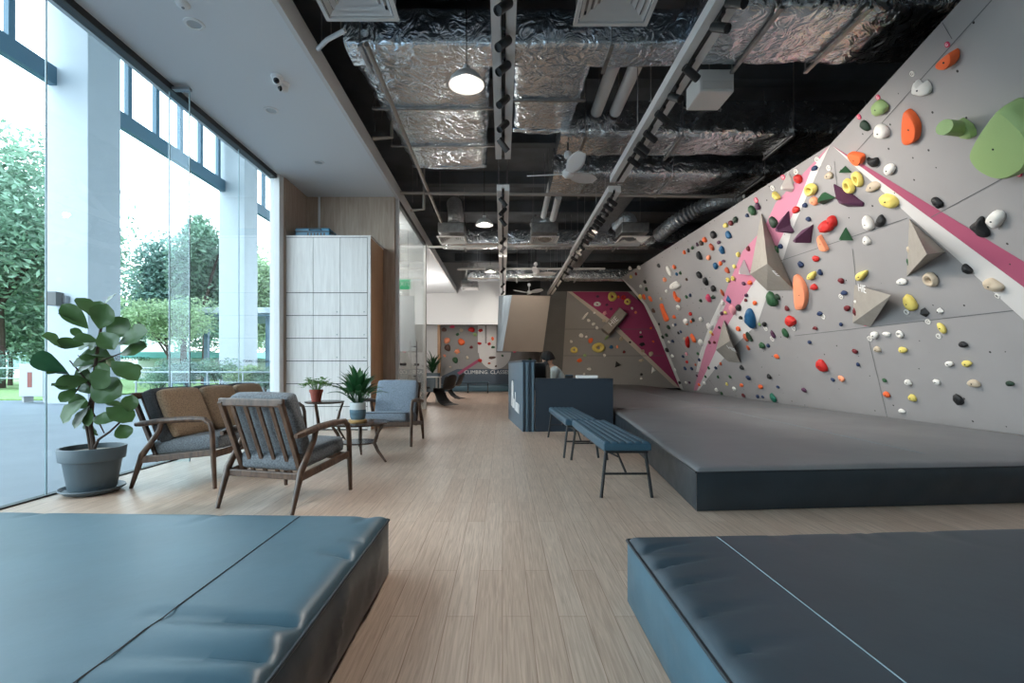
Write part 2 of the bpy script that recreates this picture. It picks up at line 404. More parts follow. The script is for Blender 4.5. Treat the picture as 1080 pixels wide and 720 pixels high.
# ================================================================== ROOM
GX, SLABX, SLABZ, DECKZ = -3.72, -1.975, 4.19, 5.5
struct('floor', MB().bx(GX - 0.02, 8.3, -3.5, 23.0, -0.06, 0), M['floor'])
struct('ceiling', MB().bx(-3.9, 8.35, -3.5, 23.2, DECKZ, DECKZ + 0.15), M['deck'])
# lowered white ceiling beside the glazing, with its fascia towards the services
o = struct('ceiling_lowered', MB().bx(-3.86, SLABX, -3.5, 20.5, SLABZ, SLABZ + 0.12), M['slab'])
struct('trim_1', MB().bx(SLABX, SLABX + 0.05, -3.5, 20.55, SLABZ - 0.01, SLABZ + 0.22), M['beamgrey'])
struct('wall_rear', MB().bx(-3.9, 8.35, -3.65, -3.5, 0, DECKZ), M['white'])
struct('wall_right', MB().bx(8.2, 8.35, -3.5, 23, 0, DECKZ), M['dark'])
struct('wall_back', MB().bx(-3.9, 8.35, 23.0, 23.15, 0, DECKZ), M['dark'])
struct('wall_left', MB().bx(-3.86, -3.72, 8.1, 23, 0, DECKZ), M['white'])
struct('wall_left_upper', MB().bx(-3.9, -3.8, -3.5, 8.1, SLABZ, DECKZ), M['white'])
# white bulkhead over the far climbing room and its white side wall
struct('wall_bulkhead', MB().bx(-3.72, 0.05, 20.55, 20.7, 2.86, DECKZ), M['white'])
struct('wall_far_white', MB().bx(-3.72, -2.86, 21.9, 22.0, 0, 2.95), M['white'])

# ---- window wall
wf = MB()
wf.bx(GX - 0.05, GX + 0.05, -3.5, 8.0, SLABZ - 0.07, SLABZ)            # head track
wf.bx(GX - 0.03, GX + 0.03, -3.5, 7.86, 0, 0.012)
wf.bx(GX - 0.06, GX + 0.09, 7.86, 8.02, 0, SLABZ, slot=1)
win = tag(wf.build('window_1', [M['black'], M['white']]), kind='structure')
ys = [-3.4, -1.8, -0.38, 1.06, 2.5, 3.94, 5.39, 6.82, 7.86]
for a, b in zip(ys[:-1], ys[1:]):
    MB().bx(GX - 0.006, GX + 0.006, a + 0.004, b - 0.004, 0.012, SLABZ - 0.07).build('pane', M['glass'], win)
MB().bx(GX - 0.005, GX + 0.005, 3.935, 3.945, 0.012, SLABZ - 0.07).build('joint', M['glass_edge'], win)
MB().bx(GX - 0.005, GX + 0.005, 6.815, 6.825, 0.012, SLABZ - 0.07).build('joint', M['glass_edge'], win)
fin = MB().bx(GX + 0.01, GX + 0.235, 5.384, 5.396, 0.0, SLABZ - 0.05).build('glass_fin', M['glass'], win)
MB().bx(GX + 0.228, GX + 0.236, 5.382, 5.398, 0, SLABZ - 0.05).build('fin_edge', M['glass_edge'], win)
MB().bx(GX + 0.004, GX + 0.012, 5.382, 5.398, 0, SLABZ - 0.05).build('joint', M['glass_edge'], win)
MB().bx(GX, GX + 0.24, 5.36, 5.42, SLABZ - 0.06, SLABZ - 0.03).build('fin_bracket', M['grey_metal'], win)
# slogan lettering stuck on the outside of the glass, read mirrored from in here
for yc, w in ((4.68, 1.0), (7.36, 0.96)):
    text_mesh('slogan_lettering', 'CLIMBING. CLASSES. COMMUNITY', w / 17.5, frame(V((GX - 0.009, yc, 1.135)), V((0, 1, 0)), V((0, 0, 1)), V((1, 0, 0))), M['decal'], win, 0.0008, mirror=True)

# ---- lockers, wood panel wall and glazed office partition
pw = MB()
pw.bx(-3.6, -1.99, 8.92, 9.0, 0, SLABZ - 0.002); struct('wall_panel', pw, M['oak'])
struct('wall_panel_side', MB().bx(-3.72, -3.60, 8.02, 9.0, 0, SLABZ - 0.002), M['oak'])
struct('trim_2', MB().bx(-3.39, -3.36, 8.89, 8.92, 3.25, SLABZ - 0.002), M['slab'])

LX0, LX1, LY0, LY1, LZ = -3.598, -2.2, 8.05, 8.915, 3.24
lk = thing('locker_cabinet', 'tall pale oak locker cabinet of small square doors beside the glazing', 'lockers', ((LX0 + LX1) / 2, (LY0 + LY1) / 2, 0))
MB().bx(LX0, LX1, LY0 + 0.02, LY1, 0, LZ - 0.03).build('carcass', M['oak_edge'], lk, world=True)
MB().bx(LX0, LX1 + 0.01, LY0 - 0.012, LY1, LZ - 0.03, LZ).build('top_board', M['oak_pale'], lk, world=True)
MB().bx(LX1 - 0.045, LX1 + 0.004, LY0 - 0.01, LY0 + 0.03, 0, LZ - 0.03).build('end_stile', M['oak_pale'], lk, world=True)
MB().bx(LX0, LX1 - 0.045, LY0 - 0.004, LY0 + 0.02, 0, LZ - 0.03).build('gap_backing', M['black_matte'], lk, world=True)
cw_ = (LX1 - 0.045 - LX0) / 3
zr = [LZ - 0.035, 2.285] + [2.285 - 0.378 * i for i in range(1, 7)]
for r in range(7):
    for c in range(3):
        x0 = LX0 + c * cw_ + 0.004; x1 = LX0 + (c + 1) * cw_ - 0.004
        d = MB().bx(x0, x1, LY0 - 0.018, LY0 - 0.005, max(zr[r + 1], 0.01) + 0.006, zr[r] - 0.006).build('door', M['oak_pale'], lk, world=True)
        if r:
            kz = (zr[r + 1] + 0.06) if r < 4 else (zr[r] - 0.06)
            k = MB().lathe([(0.0, -0.012), (0.013, -0.012), (0.013, 0.0)], (x1 - 0.05 - lk.location.x, LY0 - 0.018 - lk.location.y, kz), 10, Matrix.Rotation(-PI / 2, 3, 'X') @ Matrix.Rotation(PI, 3, 'X')).build('lock', M['grey_metal'], d)
bb = thing('storage_box', 'teal blue plastic carry case lying on top of the lockers', 'box', (-3.17, 8.35, LZ))
MB().bx(-0.35, 0.24, -0.15, 0.19, 0, 0.17).build('shell', M['bluebox'], bb, bevel=0.02)
MB().bx(-0.36, 0.25, -0.16, 0.20, 0.10, 0.115).build('lid_rim', M['black_matte'], bb, bevel=0.004)
for k in range(6): MB().bx(-0.14 + k * 0.055, -0.115 + k * 0.055, -0.157, -0.149, 0.03, 0.085).build('latch_rib', M['black_matte'], bb)
MB().tube([(0.1, -0.155, 0.13), (0.1, -0.19, 0.14), (-0.1, -0.19, 0.14), (-0.1, -0.155, 0.13)], 0.008, 8).build('handle', M['black_matte'], bb)

# office partition: clear glass from the wood panel to a slim white post
PX = -1.96
gp = tag(MB().bx(PX - 0.03, PX + 0.03, 9.0, 9.06, 0, SLABZ - 0.01).bx(PX - 0.035, PX + 0.035, 12.12, 12.25, 0, SLABZ - 0.01)
         .bx(PX - 0.03, PX + 0.03, 9.06, 12.12, SLABZ - 0.09, SLABZ - 0.01, slot=1).build('window_2', [M['beamgrey'], M['black']]), kind='structure')
for a, b in ((9.06, 9.75), (9.76, 10.75), (10.76, 12.12)):
    MB().bx(PX - 0.006, PX + 0.006, a, b, 0.01, SLABZ - 0.09).build('pane', M['part_glass'], gp)
dr = tag(MB().bx(PX + 0.012, PX + 0.03, 9.76, 10.74, 0.02, 0.09).build('door_1', M['grey_metal']), kind='structure')
MB().tube([(PX + 0.07, 10.62, 0.72), (PX + 0.07, 10.62, 1.62)], 0.014, 10).build('door_handle', M['grey_metal'], dr)
MB().tube([(PX + 0.012, 10.62, 0.85), (PX + 0.07, 10.62, 0.85)], 0.010, 8).tube([(PX + 0.012, 10.62, 1.5), (PX + 0.07, 10.62, 1.5)], 0.010, 8).build('handle_standoff', M['black'], dr)
MB().bx(PX + 0.006, PX + 0.03, 9.2, 9.7, 1.08, 1.13).bx(PX + 0.006, PX + 0.03, 10.78, 11.2, 1.08, 1.13).build('lock_rail', M['black'], dr)
struct('wall_office', MB().bx(-3.72, -1.99, 12.3, 12.4, 0, SLABZ - 0.01), M['white'])
ex = thing('exit_sign', 'green exit sign hanging inside the glass office', 'sign', (-2.25, 11.0, 2.82))
MB().bx(-0.16, 0.16, -0.02, 0.02, 0, 0.22).build('sign_box', M['exit'], ex)
text_mesh('exit_lettering', 'EXIT', 0.15, frame(V((-2.25, 10.977, 2.93)), V((1, 0, 0)), V((0, 0, 1)), V((0, -1, 0))), M['white_mark'], ex)
MB().tube([(-0.1, 0, 0.22), (-0.1, 0, SLABZ - 2.82)], 0.006, 6).tube([(0.1, 0, 0.22), (0.1, 0, SLABZ - 2.82)], 0.006, 6).build('hanger', M['grey_metal'], ex)

# ---- downlights and cameras on the lowered ceiling
k = 0
dl = None
for (px, py, lab) in ((205, 25, 'recessed round downlight in the white ceiling, nearest the top of the glazing'),
                      (286, 116, 'recessed round downlight in the white ceiling, just beyond the two dome cameras'),
                      (336, 171, 'recessed round downlight in the white ceiling, in front of the wood panel')):
    p = at(px, py, (SLABZ - CAM_H) * F_PX / (VY - py))
    if dl is None:
        dl = thing('downlight', lab, 'downlight', (p.x, p.y, SLABZ))
        MB().lathe([(0.058, -0.002), (0.062, -0.012), (0.085, -0.008), (0.088, 0.0)], n=28).build('trim_ring', M['white_gloss'], dl, smooth=True)
        MB().lathe([(0.0, -0.004), (0.058, -0.004)], n=24).build('diffuser', M['downlight'], dl)
    else: dup(dl, (p.x, p.y, SLABZ), label=lab)
sp = at(193, 4, (SLABZ - CAM_H) * F_PX / (VY - 4))
sm = thing('smoke_detector', 'small flat white detector disc on the white ceiling', 'detector', (sp.x, sp.y, SLABZ))
MB().lathe([(0.0, -0.035), (0.035, -0.033), (0.055, -0.015), (0.058, 0.0)], n=24).build('housing', M['white_gloss'], sm, smooth=True)
MB().lathe([(0.0, -0.040), (0.012, -0.040), (0.013, -0.03)], n=12).build('sensor', M['grey_metal'], sm)
for (px, py, lab, ang) in ((292, 80, 'white dome security camera on the white ceiling, left one of the pair', 0.3), (299, 88, 'white dome security camera on the white ceiling, right one of the pair', -0.5)):
    p = at(px, py, (SLABZ - CAM_H) * F_PX / (VY - py))
    c = thing('security_camera', lab, 'camera', (p.x, p.y, SLABZ), ang)
    MB().lathe([(0.06, 0.0), (0.062, -0.02), (0.05, -0.03), (0.02, -0.035)], n=24).build('base', M['white_gloss'], c, smooth=True)
    R = Matrix.Rotation(-1.15, 3, 'X')
    MB().lathe([(0.0, -0.05), (0.03, -0.045), (0.045, -0.02), (0.048, 0.02), (0.03, 0.04), (0.0, 0.045)], (0, 0, -0.055), 20, R).build('body', M['white_gloss'], c, smooth=True)
    MB().lathe([(0.0, -0.066), (0.018, -0.063), (0.03, -0.046)], (0, 0, -0.055), 20, R).build('lens', M['camera_lens'], c, smooth=True)

# ================================================================== OUTSIDE
struct('ground_outside', MB().bx(-60, GX - 0.03, -25, 80, -0.12, -0.02), M['paving'])
struct('lawn_outside', MB().bx(-60, -14.6, 15.5, 60, -0.02, 0.03), M['lawn'])
for (y0, lab) in ((14.0, 'white square pillar outside carrying a small wall lamp'), (22.5, 'white square pillar outside, beyond the steel transom grid'), (31.0, 'white square pillar outside, farthest along the arcade'), (5.5, 'white square pillar outside, nearest along the arcade')):
    tag(MB().bx(-13.2, -12.0, y0, y0 + 1.2, -0.02, 14.0).build('pillar', M['pillar'], bevel=0.02), lab, 'pillar', kind='structure')
# transom grids between the pillars
def transom(y0, y1, muls, lab):
    t = thing('transom_frame', lab, 'steel frame', (-13.0, (y0 + y1) / 2, 9.2))
    for z0, z1 in ((9.2, 9.72), (11.75, 12.0)):
        MB().bx(-13.12, -12.9, y0, y1, z0, z1).build('beam', M['tinted_frame'], t, world=True)
    for y in muls: MB().bx(-13.08, -12.93, y - 0.09, y + 0.09, 9.72, 13.6).build('mullion', M['tinted_frame'], t, world=True)
transom(15.2, 22.5, (15.5, 16.8, 18.15, 19.5, 20.8, 22.1), 'glass-tinted steel transom grid spanning the two white pillars')
transom(6.7, 14.0, (7.6, 8.9, 10.2, 11.5, 12.75), 'glass-tinted steel transom grid left of the lamp pillar')
transom(23.7, 31.0, (25, 26.3, 27.6, 29), 'glass-tinted steel transom grid beyond the far pillar')
struct('ceiling_arcade', MB().bx(-13.3, -3.72, -10, 40, 13.6, 14.0), M['pillar'])
struct('wall_facade', MB().bx(-3.9, -3.74, -10, 40, 5.65, 13.6), M['pillar'])
wl = thing('wall_lamp', 'dark box wall lamp on the white pillar outside', 'lamp', at(69, 316, 13.98))
MB().bx(-0.31, 0.02, -0.32, -0.06, -0.19, 0.19).build('shade', M['darkgrey'], wl, bevel=0.01)
MB().bx(0.03, 0.12, -0.12, 0.0, -0.1, 0.1).build('bracket', M['grey_metal'], wl)
MB().bx(-0.28, -0.02, -0.29, -0.09, -0.205, -0.19).build('diffuser', M['lens_off'], wl)
ec = thing('electrical_cabinet', 'grey metal service cabinet on legs standing outside by the lawn', 'cabinet', onfloor(41, 424) + V((0, 0, 0)))
MB().bx(-0.4, 0.36, -0.2, 0.2, 0.18, 1.15).build('housing', M['cabinet'], ec, bevel=0.01)
MB().bx(-0.14, 0.0, -0.215, -0.2, 0.45, 0.9).build('sign_panel', M['redbrown'], ec)
MB().bx(-0.36, 0.32, -0.21, -0.2, 0.2, 1.12).build('door', M['cabinet'], ec)
for sx in (-0.33, 0.29): MB().bx(sx - 0.03, sx + 0.03, -0.15, 0.15, 0, 0.18).build('leg', M['grey_metal'], ec)
# handrail at the far side of the lawn
rl = thing('handrail', 'steel handrail running past the lawn outside', 'railing', (-19, 21.5, 0))
MB().tube([(-30, 21.5, 1.0), (-15.2, 21.5, 1.0)], 0.04, 8).tube([(-30, 21.5, 0.55), (-15.2, 21.5, 0.55)], 0.025, 8).build('rail', M['steel_rail'], rl, world=True)
for x in range(-30, -14, 3): MB().tube([(x, 21.5, 0), (x, 21.5, 1.0)], 0.03, 8).build('post', M['steel_rail'], rl, world=True)
rl2 = thing('handrail', 'low steel handrail in front of the planting bed outside', 'railing', (-9, 20.4, 0))
MB().tube([(-14.5, 19, 0.85), (-9.0, 19.0, 0.85)], 0.03, 8).tube([(-14.5, 19, 0.45), (-9.0, 19, 0.45)], 0.02, 8).build('rail', M['steel_rail'], rl2, world=True)
for x in (-14.4, -13, -11.6, -10.2, -9.05): MB().tube([(x, 19, 0), (x, 19, 0.85)], 0.03, 8).build('post', M['steel_rail'], rl2, world=True)
# covered walkway at the far right of the view through the glass
cs = thing('walkway_canopy', 'steel walkway canopy with a flat roof outside beyond the far pillar', 'canopy', (-13.8, 27.5, 0))
MB().bx(-16.2, -11.2, 25.6, 30.0, 3.75, 4.05).build('roof', M['tinted_frame'], cs, world=True)
MB().bx(-16.3, -11.1, 25.5, 25.6, 3.9, 4.2).build('fascia', M['steel_rail'], cs, world=True)
for x in (-15.9, -12.6):
    for y in (26, 29.6): MB().bx(x - 0.1, x + 0.1, y - 0.1, y + 0.1, 0, 3.75).build('post', M['tinted_frame'], cs, world=True)
# buildings far behind the trees
b1 = thing('distant_building', 'pale low building glimpsed under the trees beyond the lawn', 'building', (-52, 45, 0))
MB().bx(-70, -34, 45, 52, 0, 5.2).build('wall', M['bldg'], b1, world=True)
MB().bx(-71, -33, 44.6, 52.4, 5.2, 5.7).build('roof', M['steel_rail'], b1, world=True)
for i in range(8): MB().bx(-66 + i * 4, -64 + i * 4, 44.9, 45.02, 1.0, 2.8).build('window', M['bldg_win'], b1, world=True)
b2 = thing('distant_shelter', 'turquoise roofed shelter glimpsed behind the small light green tree', 'shelter', (-23, 38, 0))
MB().bx(-31, -19.0, 37, 41, 1.75, 2.2).build('roof', M['teal_roof'], b2, world=True)
MB().bx(-30.6, -19.4, 40.6, 40.9, 0, 1.75).build('wall', M['bldg'], b2, world=True)
for x in (-30, -26, -22, -19.6): MB().bx(x - 0.1, x + 0.1, 37.2, 37.4, 0, 1.75).build('post', M['steel_rail'], b2, world=True)

def foliage(center, rad, n, size, seed, lumps=14):
    rnd = random.Random(seed); mb = MB(); c = V(center)
    L = []
    for i in range(lumps):
        d = V((rnd.gauss(0, 1), rnd.gauss(0, 1), rnd.gauss(0, 1))).normalized() * rnd.uniform(0.25, 0.8)
        L.append((c + V((d.x * rad[0], d.y * rad[1], d.z * rad[2])), rnd.uniform(0.34, 0.56)))
    for i in range(n):
        lc, lr = L[rnd.randrange(lumps)]
        d = V((rnd.gauss(0, 1), rnd.gauss(0, 1), rnd.gauss(0, 1))).normalized() * (rnd.random() ** 0.4) * lr
        p = lc + V((d.x * rad[0], d.y * rad[1], d.z * rad[2]))
        t = V((rnd.gauss(0, 1), rnd.gauss(0, 1), rnd.gauss(0, 0.6))).normalized()
        s_ = t.cross(V((rnd.gauss(0, 1), rnd.gauss(0, 1), rnd.gauss(0, 1)))).normalized()
        l = size * rnd.uniform(0.6, 1.3); w = l * 0.36
        mb.add([p - t * l * 0.5, p + s_ * w * 0.5, p + t * l * 0.5, p - s_ * w * 0.5], [(0, 1, 2, 3)])
    return mb
def tree(name, lab, base, h, rad, mat, n, size, seed, cz=None, lean=0.0, forks=5, lumps=16):
    base = V(base); t = thing(name, lab, 'tree', base)
    cz = cz if cz is not None else h - rad[2]
    foliage(base + V((lean, 0, cz)), rad, n, size, seed, lumps).build('foliage', M[mat], t, world=True, fix=False)
    rnd = random.Random(seed); mb = MB()
    top = base + V((lean * 0.6, 0, cz * 0.75))
    mb.tube([base, base.lerp(top, 0.5) + V((0.05, 0, 0)), top], [h * 0.022, h * 0.017, h * 0.012], 8)
    for i in range(forks):
        a = rnd.uniform(0, 2 * PI)
        e = top + V((math.cos(a) * rad[0] * 0.6, math.sin(a) * rad[1] * 0.6, rad[2] * rnd.uniform(0.2, 0.8)))
        mb.tube([base.lerp(top, rnd.uniform(0.6, 1.0)), top.lerp(e, 0.5), e], [h * 0.011, h * 0.008, h * 0.003], 6)
    mb.build('trunk', M['bark'], t, world=True, smooth=True)
    return t
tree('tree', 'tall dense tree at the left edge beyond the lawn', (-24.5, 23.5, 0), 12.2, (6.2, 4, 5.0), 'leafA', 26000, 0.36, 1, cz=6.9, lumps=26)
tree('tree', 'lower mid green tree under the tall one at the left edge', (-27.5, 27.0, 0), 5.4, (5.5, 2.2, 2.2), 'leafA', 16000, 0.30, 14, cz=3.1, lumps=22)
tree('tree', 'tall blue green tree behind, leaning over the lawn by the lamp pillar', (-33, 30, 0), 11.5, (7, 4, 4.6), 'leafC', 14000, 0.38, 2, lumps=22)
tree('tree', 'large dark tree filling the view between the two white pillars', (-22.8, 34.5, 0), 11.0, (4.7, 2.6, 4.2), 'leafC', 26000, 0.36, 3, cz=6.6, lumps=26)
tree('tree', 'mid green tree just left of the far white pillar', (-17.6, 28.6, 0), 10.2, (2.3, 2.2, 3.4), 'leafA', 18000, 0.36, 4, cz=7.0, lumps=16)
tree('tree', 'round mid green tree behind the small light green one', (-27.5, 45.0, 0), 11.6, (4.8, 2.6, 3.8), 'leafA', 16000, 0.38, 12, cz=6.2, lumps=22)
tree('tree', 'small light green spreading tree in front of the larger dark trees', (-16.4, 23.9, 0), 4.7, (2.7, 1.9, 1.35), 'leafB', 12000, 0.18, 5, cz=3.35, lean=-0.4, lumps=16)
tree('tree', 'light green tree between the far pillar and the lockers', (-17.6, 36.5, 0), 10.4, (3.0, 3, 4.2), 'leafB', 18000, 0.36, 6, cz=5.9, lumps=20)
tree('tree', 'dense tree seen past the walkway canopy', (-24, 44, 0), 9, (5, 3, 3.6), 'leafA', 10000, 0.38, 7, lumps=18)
for i, (x, y, r, m, lab) in enumerate(((-20.5, 21.8, 1.2, 'leafA', 'low clipped hedge bush behind the grey service cabinet'), (-23.5, 22.2, 1.3, 'leafC', 'low dark bush at the left edge beyond the lawn'),
        (-14.6, 20.6, 0.95, 'leafA', 'leafy shrub in the planting bed, farthest left of the row'), (-13.2, 20.3, 1.0, 'leafC', 'dark shrub in the planting bed behind the glass fin'),
        (-12.0, 20.5, 1.0, 'leafA', 'leafy shrub under the small light green tree'), (-10.9, 20.2, 0.85, 'leafB', 'light green shrub at the foot of the far pillar, left side'),
        (-9.9, 20.2, 0.8, 'leafA', 'feathery shrub directly before the far pillar'), (-9.3, 21.4, 0.8, 'leafB', 'light green shrub right of the far pillar'))):
    s = thing('shrub', lab, 'shrub', (x, y, 0))
    foliage((x, y, r * 0.75), (r, r * 0.8, r * 0.75), 2600, 0.12, 40 + i, 12).build('foliage', M[m], s, world=True, fix=False)
    st = MB(); rr = random.Random(i)
    for q in range(5): st.tube([(x, y, 0), (x + rr.uniform(-.5, .5) * r, y + rr.uniform(-.4, .4) * r, r * 1.1)], [0.02, 0.006], 5)
    st.build('stem', M['bark'], s, world=True)
# ================================================================== FURNITURE
def rbox(c, d, r=0.03, R=None, puff=0.0, n=8):
    """soft cushion: rounded box, faces slightly puffed"""
    mb = MB(); c = V(c); h = V(d) / 2
    def face(ax, sg):
        a, b = [(1, 2), (2, 0), (0, 1)][ax]
        def fn(u, v):
            q = [0, 0, 0]; q[ax] = sg; q[a] = (u * 2 - 1); q[b] = (v * 2 - 1) * (1 if sg > 0 else -1)
            p = V((q[0] * h.x, q[1] * h.y, q[2] * h.z))
            inner = V([max(-h[i] + r, min(h[i] - r, p[i])) for i in range(3)])
            o = p - inner
            if o.length > 1e-6: p = inner + o.normalized() * min(r, o.length if False else r)
            if puff:
                w = (1 - q[a] ** 2) * (1 - q[b] ** 2)
                p[ax] += sg * puff * w
            return c + (R @ p if R is not None else p)
        # ring spacing packed toward the edges
        mb.grid(lambda u, v: fn(0.5 - 0.5 * math.cos(PI * u), 0.5 - 0.5 * math.cos(PI * v)), n, n)
    for ax in range(3):
        for sg in (-1, 1): face(ax, sg)
    return mb
def weld(o, d=0.0008):
    bm = bmesh.new(); bm.from_mesh(o.data); bmesh.ops.remove_doubles(bm, verts=bm.verts, dist=d)
    bmesh.ops.recalc_face_normals(bm, faces=bm.faces); bm.to_mesh(o.data); bm.free()
    o.data.polygons.foreach_set('use_smooth', [True] * len(o.data.polygons)); return o

def easy_chair(root, W, nb, fabmat, tan=False, backmat=None):
    """mid-century wooden frame with loose cushions; local +y is the front; W = clear seat width, nb = back cushions"""
    w = W / 2; ax = w + 0.045
    for s in (-1, 1):
        # front leg bends over into the armrest
        MB().tube([(s * ax, 0.34, 0), (s * ax, 0.325, 0.30), (s * ax, 0.315, 0.50), (s * ax, 0.295, 0.565), (s * ax, 0.24, 0.598)],
                  [0.017, 0.022, 0.022, 0.022, 0.022], 10).build('front_leg', M['walnut'], root, smooth=True)
        MB().tube([(s * ax, 0.26, 0.598), (s * ax, 0.10, 0.60), (s * ax, -0.10, 0.588), (s * ax, -0.30, 0.56), (s * ax, -0.36, 0.552)],
                  [0.021, 0.027, 0.028, 0.026, 0.018], 10, flat=1.0).build('armrest', M['walnut'], root, smooth=True)
        MB().tube([(s * ax, -0.40, 0), (s * ax, -0.345, 0.16), (s * ax, -0.30, 0.29), (s * ax, -0.22, 0.40), (s * ax, -0.15, 0.50), (s * ax, -0.13, 0.585)],
                  [0.016, 0.022, 0.027, 0.023, 0.021, 0.022], 10).build('rear_leg', M['walnut'], root, smooth=True)
        MB().bar((s * ax, -0.31, 0.245), (s * ax, 0.33, 0.315), 0.026, 0.055).build('side_rail', M['walnut'], root, bevel=0.006)
        MB().bar((s * (w - 0.02), -0.20, 0.22), (s * (w - 0.02), -0.435, 0.80), 0.04, 0.034, up=V((0, 1, 0))).build('back_stile', M['walnut'], root, bevel=0.006)
    MB().bar((-ax, 0.325, 0.295), (ax, 0.325, 0.295), 0.026, 0.06).build('front_rail', M['walnut'], root, bevel=0.006)
    MB().bar((-ax, -0.30, 0.25), (ax, -0.30, 0.25), 0.028, 0.05).build('rear_rail', M['walnut'], root, bevel=0.006)
    MB().bar((-w, -0.425, 0.795), (w, -0.425, 0.795), 0.032, 0.06).build('top_rail', M['walnut'], root, bevel=0.010)
    ns = 5 * nb
    for i in range(1, ns):
        x = -w + 2 * w * i / ns
        MB().bar((x, -0.215, 0.25), (x, -0.425, 0.78), 0.034, 0.016, up=V((0, 1, 0))).build('back_slat', M['walnut'], root, bevel=0.004)
    tilt = math.atan2(0.235, 0.58); R = Matrix.Rotation(tilt, 3, 'X')
    Rs = Matrix.Rotation(math.radians(6), 3, 'X')
    cw = (2 * w - 0.02) / nb
    for i in range(nb):
        x = -w + 0.01 + cw * (i + 0.5)
        c = weld(rbox((x, 0.045, 0.365), (cw - 0.008, 0.60, 0.13), 0.035, Rs, 0.012).build('seat_cushion', fabmat, root))
        MB().tube([Rs @ V(q) + V((x, 0.045, 0.365)) for q in ((-(cw / 2 - .012), .30, .045), (cw / 2 - .012, .30, .045))], 0.006, 6).build('piping', M['fab_dark'], c)
        # back cushion rests on the sloping slats
        ctr = V((x, -0.228, 0.615)); d = (cw - 0.008, 0.125, 0.50)
        b = weld(rbox(ctr, d, 0.035, R, 0.012).build('back_cushion', backmat or fabmat, root))
        pts = [R @ V((a * (cw / 2 - 0.012), e * 0.052, 0.235)) + ctr for a, e in ((-1, -1), (1, -1))]
        MB().tube(pts, 0.006, 6).build('piping', M['fab_dark'], b)
        if tan:
            t = weld(rbox(ctr + R @ V((0, 0.078, -0.01)), (cw - 0.05, 0.10, 0.45), 0.045, R, 0.012).build('scatter_face', M['fab_tan'], b))
            t['label'] = 'tan woven front of the back cushion'
a1 = thing('armchair', 'walnut slat-back armchair with grey cushions, seen from behind by the crash mat', 'armchair', (-1.705, 3.90, 0), math.radians(-15))
easy_chair(a1, 0.56, 1, M['fab'])
a2 = thing('armchair', 'grey cushioned armchair facing the camera beyond the coffee table', 'armchair', (-1.53, 6.72, 0), math.radians(177))
easy_chair(a2, 0.60, 1, M['fab_light'])
so = thing('sofa', 'walnut framed three-seat sofa with tan fronted grey cushions along the glazing', 'sofa', (-2.80, 5.10, 0), math.radians(-90 - 1.5))
easy_chair(so, 1.74, 3, M['fab'], tan=True, backmat=M['fab_dark'])

# coffee table: two tiers and three kinked legs
def round_table(name, lab, loc, r, h, shelf, rz=0.0):
    t = thing(name, lab, 'table', loc, rz)
    MB().lathe([(0.0, h - 0.022), (r * 0.93, h - 0.022), (r * 0.99, h - 0.010), (r, h), (r * 0.98, h + 0.003), (0, h + 0.003)], n=48).build('tabletop', M['walnut_top'], t, smooth=True)
    if shelf: MB().lathe([(0.0, shelf - 0.016), (r * 0.58, shelf - 0.016), (r * 0.6, shelf - 0.008), (r * 0.6, shelf), (0, shelf)], n=40).build('lower_shelf', M['walnut_top'], t, smooth=True)
    for k in range(3):
        a = 2 * PI * k / 3; c, s_ = math.cos(a), math.sin(a)
        pt = lambda q, z: (q * c, q * s_, z)
        mid = shelf if shelf else h * 0.45
        MB().tube([pt(r * 0.92, h - 0.02), pt(r * 0.74, (h + mid) / 2), pt(r * 0.60, mid - 0.01), pt(r * 0.74, mid * 0.55), pt(r * 1.05, 0)],
                  [0.014, 0.018, 0.022, 0.018, 0.011], 10).build('leg', M['walnut'], t, smooth=True)
    return t
ct = round_table('coffee_table', 'round two-tier walnut coffee table in front of the grey armchair', (-1.62, 5.45, 0), 0.335, 0.43, 0.215, math.radians(-18))
st = round_table('side_table', 'small round dark side table before the lockers, carrying the terracotta pot', (-2.52, 6.85, 0), 0.27, 0.565, 0, math.radians(20))

# ---------------------------------------------------------------- plants
def blade(mb, base, tip, nrm, w, bend=0.1, shape='obovate', nl=7, wave=0.0, fold=0.25, ph=0.0):
    base, tip = V(base), V(tip); d = tip - base; L = d.length
    t = d.normalized(); n = (nrm - t * nrm.dot(t))
    if n.length < 1e-3: n = t.orthogonal()
    n.normalize(); s = t.cross(n)
    def wd(u):
        if shape == 'obovate': return max(0.02, math.sin(PI * min(1, u ** 1.25)) ** 0.62) * (0.65 + 0.35 * u)
        return max(0.02, math.sin(PI * u ** 0.8) ** 0.9)
    def fn(u, v):
        q = v * 2 - 1; k = wd(u) * w
        return base + t * (L * u) + n * (bend * L * (4 * u * (1 - u)) * 0.6 + abs(q) * k * fold + wave * math.sin(u * 16 + ph) * abs(q) * k) + s * (q * k)
    mb.grid(fn, nl, 4)
    return mb
# fiddle-leaf fig
FX, FY = -3.44, 4.06
fg = thing('fiddle_leaf_fig', 'tall big-leaved fig plant in a slate grey pot beside the glazing', 'potted plant', (FX, FY, 0))
MB().lathe([(0.0, 0.012), (0.19, 0.012), (0.215, 0.035), (0.225, 0.04), (0.222, 0.052), (0.2, 0.03), (0.0, 0.028)], n=40).build('saucer', M['planter'], fg, smooth=True)
pot = MB().lathe([(0.0, 0.03), (0.155, 0.03), (0.165, 0.05), (0.198, 0.27), (0.200, 0.275), (0.222, 0.28), (0.232, 0.375), (0.228, 0.385), (0.212, 0.385), (0.205, 0.34), (0.0, 0.34)], n=44).build('pot', M['planter'], fg, smooth=True)
MB().bx(-0.235, -0.218, -0.075, -0.03, 0.31, 0.36).build('tag', M['white_gloss'], pot)
MB().lathe([(0.0, 0.352), (0.10, 0.355), (0.206, 0.342)], n=36).build('gravel', M['gravel'], fg)
